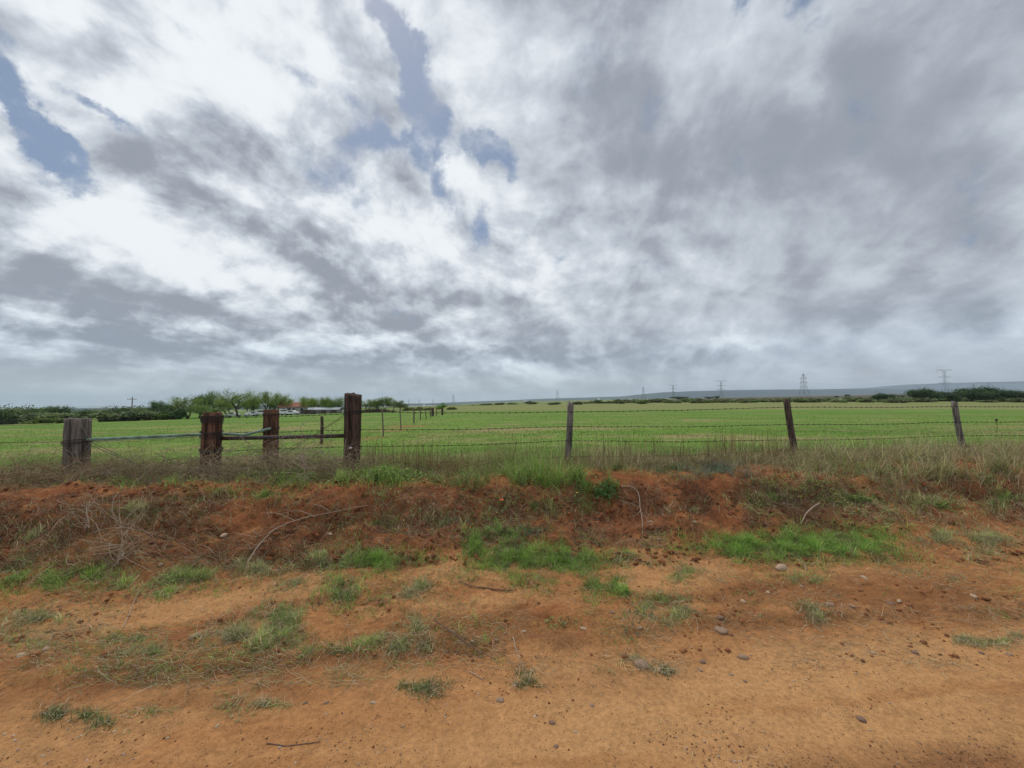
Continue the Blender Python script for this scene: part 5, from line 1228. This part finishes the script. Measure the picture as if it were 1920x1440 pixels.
# broad leaved weeds
def leaves(base, hmax, size, cols, K=None):
    n = len(base); o = base + np.stack([rng.normal(0, .012, n), rng.normal(0, .012, n), rng.uniform(.003, 1, n) * hmax], -1)
    a = rng.normal(size=(n, 3)); a[:, 2] *= .45; a /= np.linalg.norm(a, axis=1)[:, None]
    up_ = np.tile([0, 0, 1.0], (n, 1)) + rng.normal(0, .35, (n, 3)); b = np.cross(a, up_); b /= np.linalg.norm(b, axis=1)[:, None]; nn_ = np.cross(a, b)
    s = size * rng.uniform(.5, 1.25, n)[:, None]
    V = np.stack([o, o + a * s * .45 + b * s * .27 + nn_ * s * .07, o + a * s - nn_ * s * .08, o + a * s * .45 - b * s * .27 + nn_ * s * .07], 1).reshape(-1, 3)
    return V, np.arange(4 * n).reshape(-1, 4), np.repeat(pal(n, cols, .25), 4, 0)
LV = [(720, 895, 90, 24, 2600, .15, .030, LUSH), (560, 892, 62, 22, 1700, .12, .028, LUSH), (640, 905, 60, 18, 800, .09, .028, LUSH), (1110, 925, 34, 34, 1500, .10, .036, [(.10, .20, .055), (.14, .25, .07)]), (345, 895, 70, 18, 600, .08, .026, LUSH + DULL),
      (1345, 884, 66, 18, 1500, .12, .024, SAGE), (1300, 895, 60, 14, 500, .08, .026, SAGE + LUSH), (870, 935, 26, 40, 500, .05, .034, [(.12, .18, .075), (.09, .15, .05)]), (950, 945, 60, 40, 500, .05, .030, DULL + LUSH), (1440, 905, 50, 14, 400, .07, .026, LUSH), (1420, 955, 50, 26, 500, .05, .026, DULL + LUSH),
      (1600, 940, 140, 42, 1500, .05, .034, LUSH + DULL), (1760, 950, 110, 36, 1100, .05, .030, LUSH + DULL), (1500, 905, 60, 20, 500, .06, .03, LUSH + DULL), (990, 1000, 40, 14, 260, .05, .036, [(.13, .19, .09)]), (80, 895, 80, 16, 700, .10, .026, LUSH), (205, 888, 50, 20, 500, .1, .026, LUSH),
      (430, 912, 50, 18, 420, .06, .026, LUSH), (1050, 905, 40, 18, 300, .06, .03, LUSH), (1195, 1160, 30, 18, 120, .03, .026, [(.13, .17, .1)]), (1045, 1165, 22, 10, 90, .03, .024, DULL), (1180, 1040, 22, 10, 90, .03, .024, LUSH), (1280, 985, 30, 10, 60, .02, .02, DULL), (640, 985, 90, 30, 200, .03, .024, DULL),
      (790, 960, 80, 30, 350, .04, .026, DULL), (1850, 900, 80, 30, 500, .06, .026, DULL), (440, 1328, 14, 22, 70, .03, .022, DULL), (385, 962, 140, 30, 200, .03, .022, DULL), (500, 905, 20, 12, 120, .08, .03, SAGE)]
LV += [(760, 900, 110, 22, 2600, .13, .030, LUSH + DULL), (980, 895, 90, 22, 1500, .14, .026, LUSH + DULL), (580, 900, 90, 20, 1200, .11, .028, LUSH), (300, 900, 120, 16, 900, .08, .026, LUSH + DULL)]
LV += [(210, 880, 150, 22, 1800, .16, .030, LUSH + DULL), (470, 885, 120, 18, 1300, .14, .030, LUSH + DULL), (60, 890, 90, 22, 900, .14, .028, DULL + LUSH), (1600, 885, 150, 22, 1200, .12, .028, DULL + LUSH)]
LEAF = VEG()
for (px, py, rx, ry, n, hm, sz, cols) in LV:
    b = ell(n, px, py, rx, ry); k = fbm(b[:, 0] * 4, b[:, 1] * 4, 2, 99) + rng.normal(0, .12, len(b)) > -.12
    LEAF.add(leaves(b[k], hm, sz, cols))
LEAF.build('weeds', M_GRASS, 'stuff', 'leafy green weeds on the bank')
# scattered straws, roots and dry litter
def lying(n, pxr, pyr, Lr, w, cols, acc=None, wig=.9, lift=.008, dirx=2.0, K=6):
    px = rng.uniform(*pxr, n); py = rng.uniform(*pyr, n); p = hit(px, py)
    if acc is not None: p = p[acc(p, px, py)]
    n = len(p); d = rng.normal(size=(n, 3)) * [dirx, 1, .2]
    return ribbons(curl_paths(p, d, rng.uniform(*Lr, n), K, wig, 0, True, lift), w * rng.uniform(.5, 1.3, n), pal(n, cols, .3))
S.add(lying(5200, (-60, 760), (925, 1075), (.06, .35), .0032, DEAD + ROOT + DULL[3:], clumpy(1.2, 101, -.10), .8, .012))
S.add(lying(3600, (-330, 420), (930, 1070), (.08, .4), .0032, ROOT + DEAD + DULL[3:], None, .7, .02, 3.0))
S.add(lying(8000, (700, 1250), (915, 1030), (.05, .25), .0030, DEAD + ROOT, clumpy(1.3, 102, -.05), .9, .012))
S.add(lying(5500, (1180, 1560), (905, 1000), (.06, .35), .0028, ROOT + DEAD[:1], clumpy(1.5, 103, -.05), 1.0, .015))
S.add(lying(9500, (1400, 2280), (880, 985), (.05, .28), .0032, DEAD + STRAW, clumpy(1.5, 104, -.1), .9, .014))
S.add(lying(17500, (-320, 2280), (1040, 1260), (.02, .16), .0022, STRAW + DEAD, clumpy(1.6, 105, .02), .7, .004))
S.add(lying(2600, (50, 700), (1170, 1290), (.04, .25), .0024, STRAW + DEAD + DULL, clumpy(1.6, 106, -.05), .7, .006, 3))
S.add(lying(600, (-60, 1980), (1200, 1470), (.02, .09), .0018, DEAD, clumpy(1.6, 107, .05), .6, .003))
G.build('grass', M_GRASS, 'stuff', 'green grass tufts along the bank and shoulder')

# dry upright stalks on the fence line
def stalks(n, pxr, Yr_, hr, cols, r=.0022, lean=.12, K=5, wig=.18, acc=None, up_=1.0):
    px = rng.uniform(*pxr, n); Y = rng.uniform(*Yr_, n); X = (px - 960) / FPX * Y + 0; Y = Y + 0.09 * X
    X = (px - 960) / FPX * Y
    z = ground(X, Y); b = np.stack([X, Y, z - .01], -1)
    if acc is not None: b = b[acc(b)]
    n = len(b); d = rng.normal(0, lean, (n, 3)); d[:, 2] = up_
    return stems(curl_paths(b, d, rng.uniform(*hr, n), K, wig), r * rng.uniform(.6, 1.2, n), pal(n, cols, .3))
BR = [(.30, .19, .11), (.42, .30, .17), (.18, .12, .07), (.52, .42, .25)]
cl = lambda sd_, lo: (lambda b: fbm(b[:, 0] * 1.1, b[:, 1] * 1.1, 2, sd_) + rng.normal(0, .15, len(b)) > lo)
S.add(stalks(1100, (680, 1480), (5.6, 6.9), (.25, .55), BR[:3], .0036, .08, acc=cl(110, 0)))
S.add(stalks(2500, (680, 1500), (5.5, 7.0), (.10, .36), BR + STRAW, .0026, .25, acc=cl(111, -.1)))
S.add(stalks(1100, (1450, 2300), (5.6, 7.0), (.12, .42), BR + STRAW, .0026, .3, acc=cl(112, -.1)))
S.add(stalks(4000, (640, 2300), (5.4, 7.2), (.05, .22), STRAW + BR, .0022, .5, acc=cl(113, -.05)))
S.add(stalks(2000, (1480, 2300), (5.4, 7.2), (.08, .30), STRAW, .0022, .5, acc=cl(114, -.15)))
G2 = None
S.add(stalks(1800, (-380, 640), (5.2, 6.6), (.08, .30), BR + DEAD, .0024, .6, wig=.6, acc=cl(115, -.1)))
S.add(stalks(420, (690, 1960), (5.6, 6.9), (.30, .52), [(.34, .24, .13), (.45, .34, .19)], .0024, .16, acc=cl(118, -.1)))
# tangled tumbleweed brush against the left posts
def tangle(n, px, py, Y, rx, ry, rz, cols, L=(.1, .5), r=.0020, wig=1.6):
    c = at(px, Y); b = np.stack([rng.normal(0, rx, n), rng.normal(0, ry, n), np.abs(rng.normal(0, rz, n))], -1) + [c[0], c[1], 0]
    b[:, 2] += ground(b[:, 0], b[:, 1]); d = rng.normal(size=(n, 3)) * [1, 1, .6]
    P = curl_paths(b, d, rng.uniform(*L, n), 7, wig); g = ground(P[..., 0].ravel(), P[..., 1].ravel()).reshape(P.shape[:2]); P[..., 2] = np.maximum(P[..., 2], g + .004)
    return stems(P, r * rng.uniform(.6, 1.4, n), pal(n, cols, .3))
for (n, px, Y, rx, ry, rz, cols) in ((850, 95, 5.35, .75, .30, .13, BR + DEAD), (900, 175, 5.4, .5, .25, .14, DEAD + BR), (550, 260, 5.4, .45, .2, .13, DEAD), (800, 395, 5.45, .45, .22, .13, DEAD), (700, 480, 5.5, .4, .22, .13, DEAD + STRAW),
                                     (800, 570, 5.5, .45, .2, .16, DEAD + STRAW), (700, 640, 5.4, .35, .2, .08, DEAD), (850, 20, 5.3, .6, .3, .12, DEAD + BR), (900, 820, 5.6, .7, .2, .08, BR), (700, 1230, 5.9, .7, .2, .06, DEAD), (700, 1530, 6.1, .8, .3, .08, DEAD + STRAW), (500, 1800, 6.3, .9, .3, .1, STRAW)):
    S.add(tangle(n, px, 0, Y, rx, ry, rz, cols))
for (n, px, Y, rx, rz) in ((160, 590, 5.55, .55, .22), (90, 490, 5.5, .45, .18), (70, 270, 5.3, .4, .12), (60, 395, 5.4, .3, .12)):
    S.add(tangle(n, px, 0, Y, rx, .15, rz, [(.42, .36, .29), (.33, .27, .21)], (.3, .8), .0034, .9))
S.build('dry_brush', M_DRY, 'stuff', 'dry stalks, straw and tangled brush along the fence and bank')

# pasture tufts
PG_ = VEG()
def field_tufts(n, Y0, Y1, h0, h1, w, dens_seed, cols_g, cols_t, lo=-.2):
    iy = rng.uniform(1 / Y1 ** 1.0, 1 / Y0 ** 1.0, n); Y = 1 / iy; u = rng.uniform(-1.5, 1.5, n); X = u * Y; Y = Y + .0 * X
    ok = qcoord(X, Y) > 6.0; X, Y = X[ok], Y[ok]
    f = fbm(X * .9, Y * .9, 3, dens_seed); k = f + rng.normal(0, .15, len(X)) > lo; X, Y = X[k], Y[k]
    b = np.stack([X, Y, ground(X, Y)], -1); n = len(b)
    pt_ = fbm(X * .16, Y * .30, 4, 50) + .5 * fbm(X * .9, Y * 1.6, 3, 51) + rng.normal(0, .15, n)
    istan = pt_ > .22
    a = rng.uniform(0, 6.28, n); s = np.abs(rng.normal(0, .8, n)); sc = (Y / 8) ** .35
    d = np.stack([np.cos(a) * s, np.sin(a) * s, np.ones(n)], -1)
    P = curl_paths(b - [0, 0, .004], d, rng.uniform(h0, h1, n) * sc, 3, .5, 1.0); P[..., 2] = np.maximum(P[..., 2], b[:, None, 2])
    C = pal(n, cols_g, .22); C[istan] = pal(int(istan.sum()), cols_t, .25)
    sd = np.tile([1.0, .15, 0], (n, 1)) + rng.normal(0, .4, (n, 3))
    PG_.add(ribbons(P, w * (Y / 7) ** .9 * rng.uniform(.6, 1.3, n), C, sd))
GF = [(.13, .25, .04), (.165, .29, .05), (.10, .21, .035), (.19, .29, .065)]
field_tufts(60000, 6.3, 16, .02, .065, .006, 120, GF, STRAW + [(.3, .25, .13)])
field_tufts(50000, 12, 60, .02, .06, .007, 121, GF, [(.26, .24, .12), (.22, .2, .1)])
PG_.build('pasture_grass', M_GRASS, 'stuff', 'short green pasture grass with straw coloured patches')

# ------------------------------------------------------------------ single sticks, roots, tumbleweeds, flowers
M_STICK = mat('bleached_stick', (0.40, 0.31, 0.235), .85, var=.25, vscale=12)
M_STICKB = mat('brown_stick', (0.17, 0.10, 0.07), .9, var=.3, vscale=14)
def stick(name, paths, label, cat, m=M_STICK):
    """paths: list of (points [(px, py, lift)], r0, r1)"""
    r0 = None
    for i, (pts, ra, rb) in enumerate(paths):
        P = np.array([hit(a, b)[0] + [0, 0, l] for a, b, l in pts]); P = wobble(P, .0012, i + int(pts[0][0]), 6)
        if r0 is None: r0 = thing(name, label, cat, P[0])
        mb = MB(); mb.tube(P - np.array(r0.location), np.linspace(ra, rb, len(P)), 6); mb.build('stem' if i == 0 else 'twig', m, r0, True)
    return r0
stick('bare_root', [([(1165, 918, .03), (1185, 922, .05), (1197, 935, .06), (1200, 960, .05), (1205, 985, .04), (1204, 1010, .015), (1202, 1030, .01)], .0065, .0025),
      ([(1202, 962, .05), (1185, 952, .04), (1170, 945, .03), (1160, 940, .02)], .0035, .0015), ([(1203, 965, .05), (1190, 972, .03), (1178, 976, .02)], .003, .0014),
      ([(1204, 972, .05), (1212, 980, .03), (1217, 995, .02)], .0035, .0015)], 'bleached branching root hanging down the bank right of centre', 'root')
stick('dry_stick', [([(1500, 988, .01), (1512, 974, .05), (1524, 965, .07), (1537, 958, .09)], .006, .008)], 'single pale stick poking out above the bright grass patch', 'stick')
stick('dry_branch', [([(460, 1064, .02), (490, 1030, .05), (520, 1005, .07), (565, 985, .07), (620, 972, .06), (680, 958, .05), (722, 953, .04)], .0048, .002),
      ([(520, 1005, .07), (485, 1012, .04), (455, 1008, .02), (440, 1003, .01)], .0032, .0015), ([(555, 988, .07), (520, 972, .05), (490, 968, .03)], .003, .0014),
      ([(620, 972, .06), (600, 958, .05), (575, 949, .03)], .003, .0014), ([(500, 1025, .05), (470, 1035, .03), (450, 1030, .01)], .004, .0015), ([(590, 980, .06), (560, 968, .05), (525, 970, .03)], .003, .0015)],
      'long thin branching dry branch lying across the left bank', 'branch')
stick('dry_stick', [([(962, 1198, .01), (968, 1225, .012), (982, 1255, .01)], .0035, .002)], 'thin bent straw lying on bare soil in the lower middle', 'stick')
stick('dry_stick', [([(880, 1261, .006), (892, 1268, .008), (905, 1276, .006)], .0028, .002)], 'short pale straw on the sand left of the lower middle', 'stick')
stick('dry_stick', [([(815, 1170, .03), (850, 1196, .03), (890, 1222, .02), (930, 1240, .01)], .005, .0025), ([(835, 1180, .02), (865, 1200, .02), (900, 1212, .01)], .003, .002)], 'dark thin twigs lying above the lower middle soil', 'stick', M_STICKB)
stick('dry_stick', [([(905, 1104, .01), (935, 1106, .012), (970, 1108, .008)], .006, .003), ([(860, 1090, .006), (885, 1100, .01), (905, 1104, .01)], .003, .005)], 'brown twig lying below the middle grass patch', 'stick', M_STICKB)
stick('dry_stick', [([(1155, 1106, .005), (1182, 1092, .02), (1190, 1088, .01)], .003, .002)], 'pale straw right of the middle grass patch', 'stick')
stick('dry_stick', [([(500, 1395, .004), (540, 1398, .006), (600, 1392, .004)], .003, .002)], 'thin dark twig on the sand at the bottom left', 'stick', M_STICKB)
stick('dry_stick', [([(230, 1180, .01), (248, 1140, .02), (268, 1092, .03)], .003, .0015)], 'straight pale straw slanting on the bare left soil', 'stick')
stick('dry_stick', [([(1495, 1050, .01), (1508, 1062, .02), (1512, 1072, .01)], .006, .004)], 'short white splinter below the bright grass patch', 'stick')
# bare tumbleweed skeletons: one main stem with curling twigs
def skeleton(px, py, h, label, n, seed, spread=.5):
    r_ = np.random.default_rng(seed); p = hit(px, py)[0]; r0 = thing('tumbleweed', label, 'tumbleweed', p, 0, 'bare tumbleweeds on the left bank')
    mb = MB(); main = wobble([np.zeros(3), np.array([.02, 0, h * .5]), np.array([-.02, .02, h])], .004, seed, 6); mb.tube(main, np.linspace(.0055, .0025, len(main)), 6); mb.build('stem', M_STICK, r0, True)
    mb = MB()
    for k in range(n):
        b = main[r_.integers(1, len(main))]; a = r_.uniform(0, 6.28); d = np.array([math.cos(a) * 1.2, math.sin(a) * .6, r_.uniform(-.5, .9)]); d /= np.linalg.norm(d); ax = r_.normal(size=3); ax /= np.linalg.norm(ax)
        pts = [b]; L = r_.uniform(.4, 1) * spread; tw = r_.uniform(-.55, .55)
        for i in range(9):
            d = d + np.cross(ax, d) * tw + r_.normal(0, .06, 3); d /= np.linalg.norm(d); pts.append(pts[-1] + d * L / 9)
        pts = np.array(pts); gz = ground(pts[:, 0] + p[0], pts[:, 1] + p[1]) - p[2]; pts[:, 2] = np.maximum(pts[:, 2], gz + .004)
        mb.tube(pts, np.linspace(.0026, .0012, 10), 4, False)
    mb.build('twigs', M_STICK, r0, True)
skeleton(222, 1062, .42, 'bare pale tumbleweed skeleton standing on the left bank', 34, 3, .50)
skeleton(160, 1000, .30, 'flattened pale tumbleweed leaning left of the standing one', 18, 4, .5)
skeleton(566, 905, .36, 'pale dry tumbleweed caught under the dark brace pipe', 34, 6, .5)
# yellow flowers and the orange scrap
M_YEL = mat('yellow_petals', (.75, .60, .10), .6); M_ORG = mat('orange_petals', (.80, .13, .02), .55)
def flower(px, py, h, m, label, name='wild_flower', s=.018):
    p = hit(px, py)[0]; r0 = thing(name, label, 'flower', p, 0)
    mb = MB(); mb.tube([(0, 0, 0), (.004, 0, h)], .002, 4); mb.build('stem', M_BROWNG, r0)
    mb = MB()
    for k in range(5):
        a = k * 2 * math.pi / 5; e = np.array([math.cos(a), math.sin(a) , .0]); f = np.array([-math.sin(a), math.cos(a), 0]); c = np.array([.004, 0, h])
        mb.add([c, c + e * s * .6 + f * s * .35 + [0, -.0, s * .3], c + e * s + [0, 0, s * .45], c + e * s * .6 - f * s * .35 + [0, 0, s * .3]], [(0, 1, 2, 3)])
    mb.build('petals', m, r0)
M_BROWNG = mat('flower_stem', (.08, .12, .04), .8)
for (px, py, lab) in ((515, 905, 'yellow flower in the weeds under the dark pipe'), (762, 895, 'yellow flower in the weeds right of the corner post'), (773, 918, 'lower yellow flower right of the corner post'), (712, 900, 'small yellow flower nearest the corner post'), (1082, 945, 'tiny yellow flower on the bank below the grey post')):
    flower(px, py, .12, M_YEL, lab)
flower(940, 950, .07, M_ORG, 'single bright orange red flower on the bank near the centre', s=.032)
p = hit(941, 944)[0]
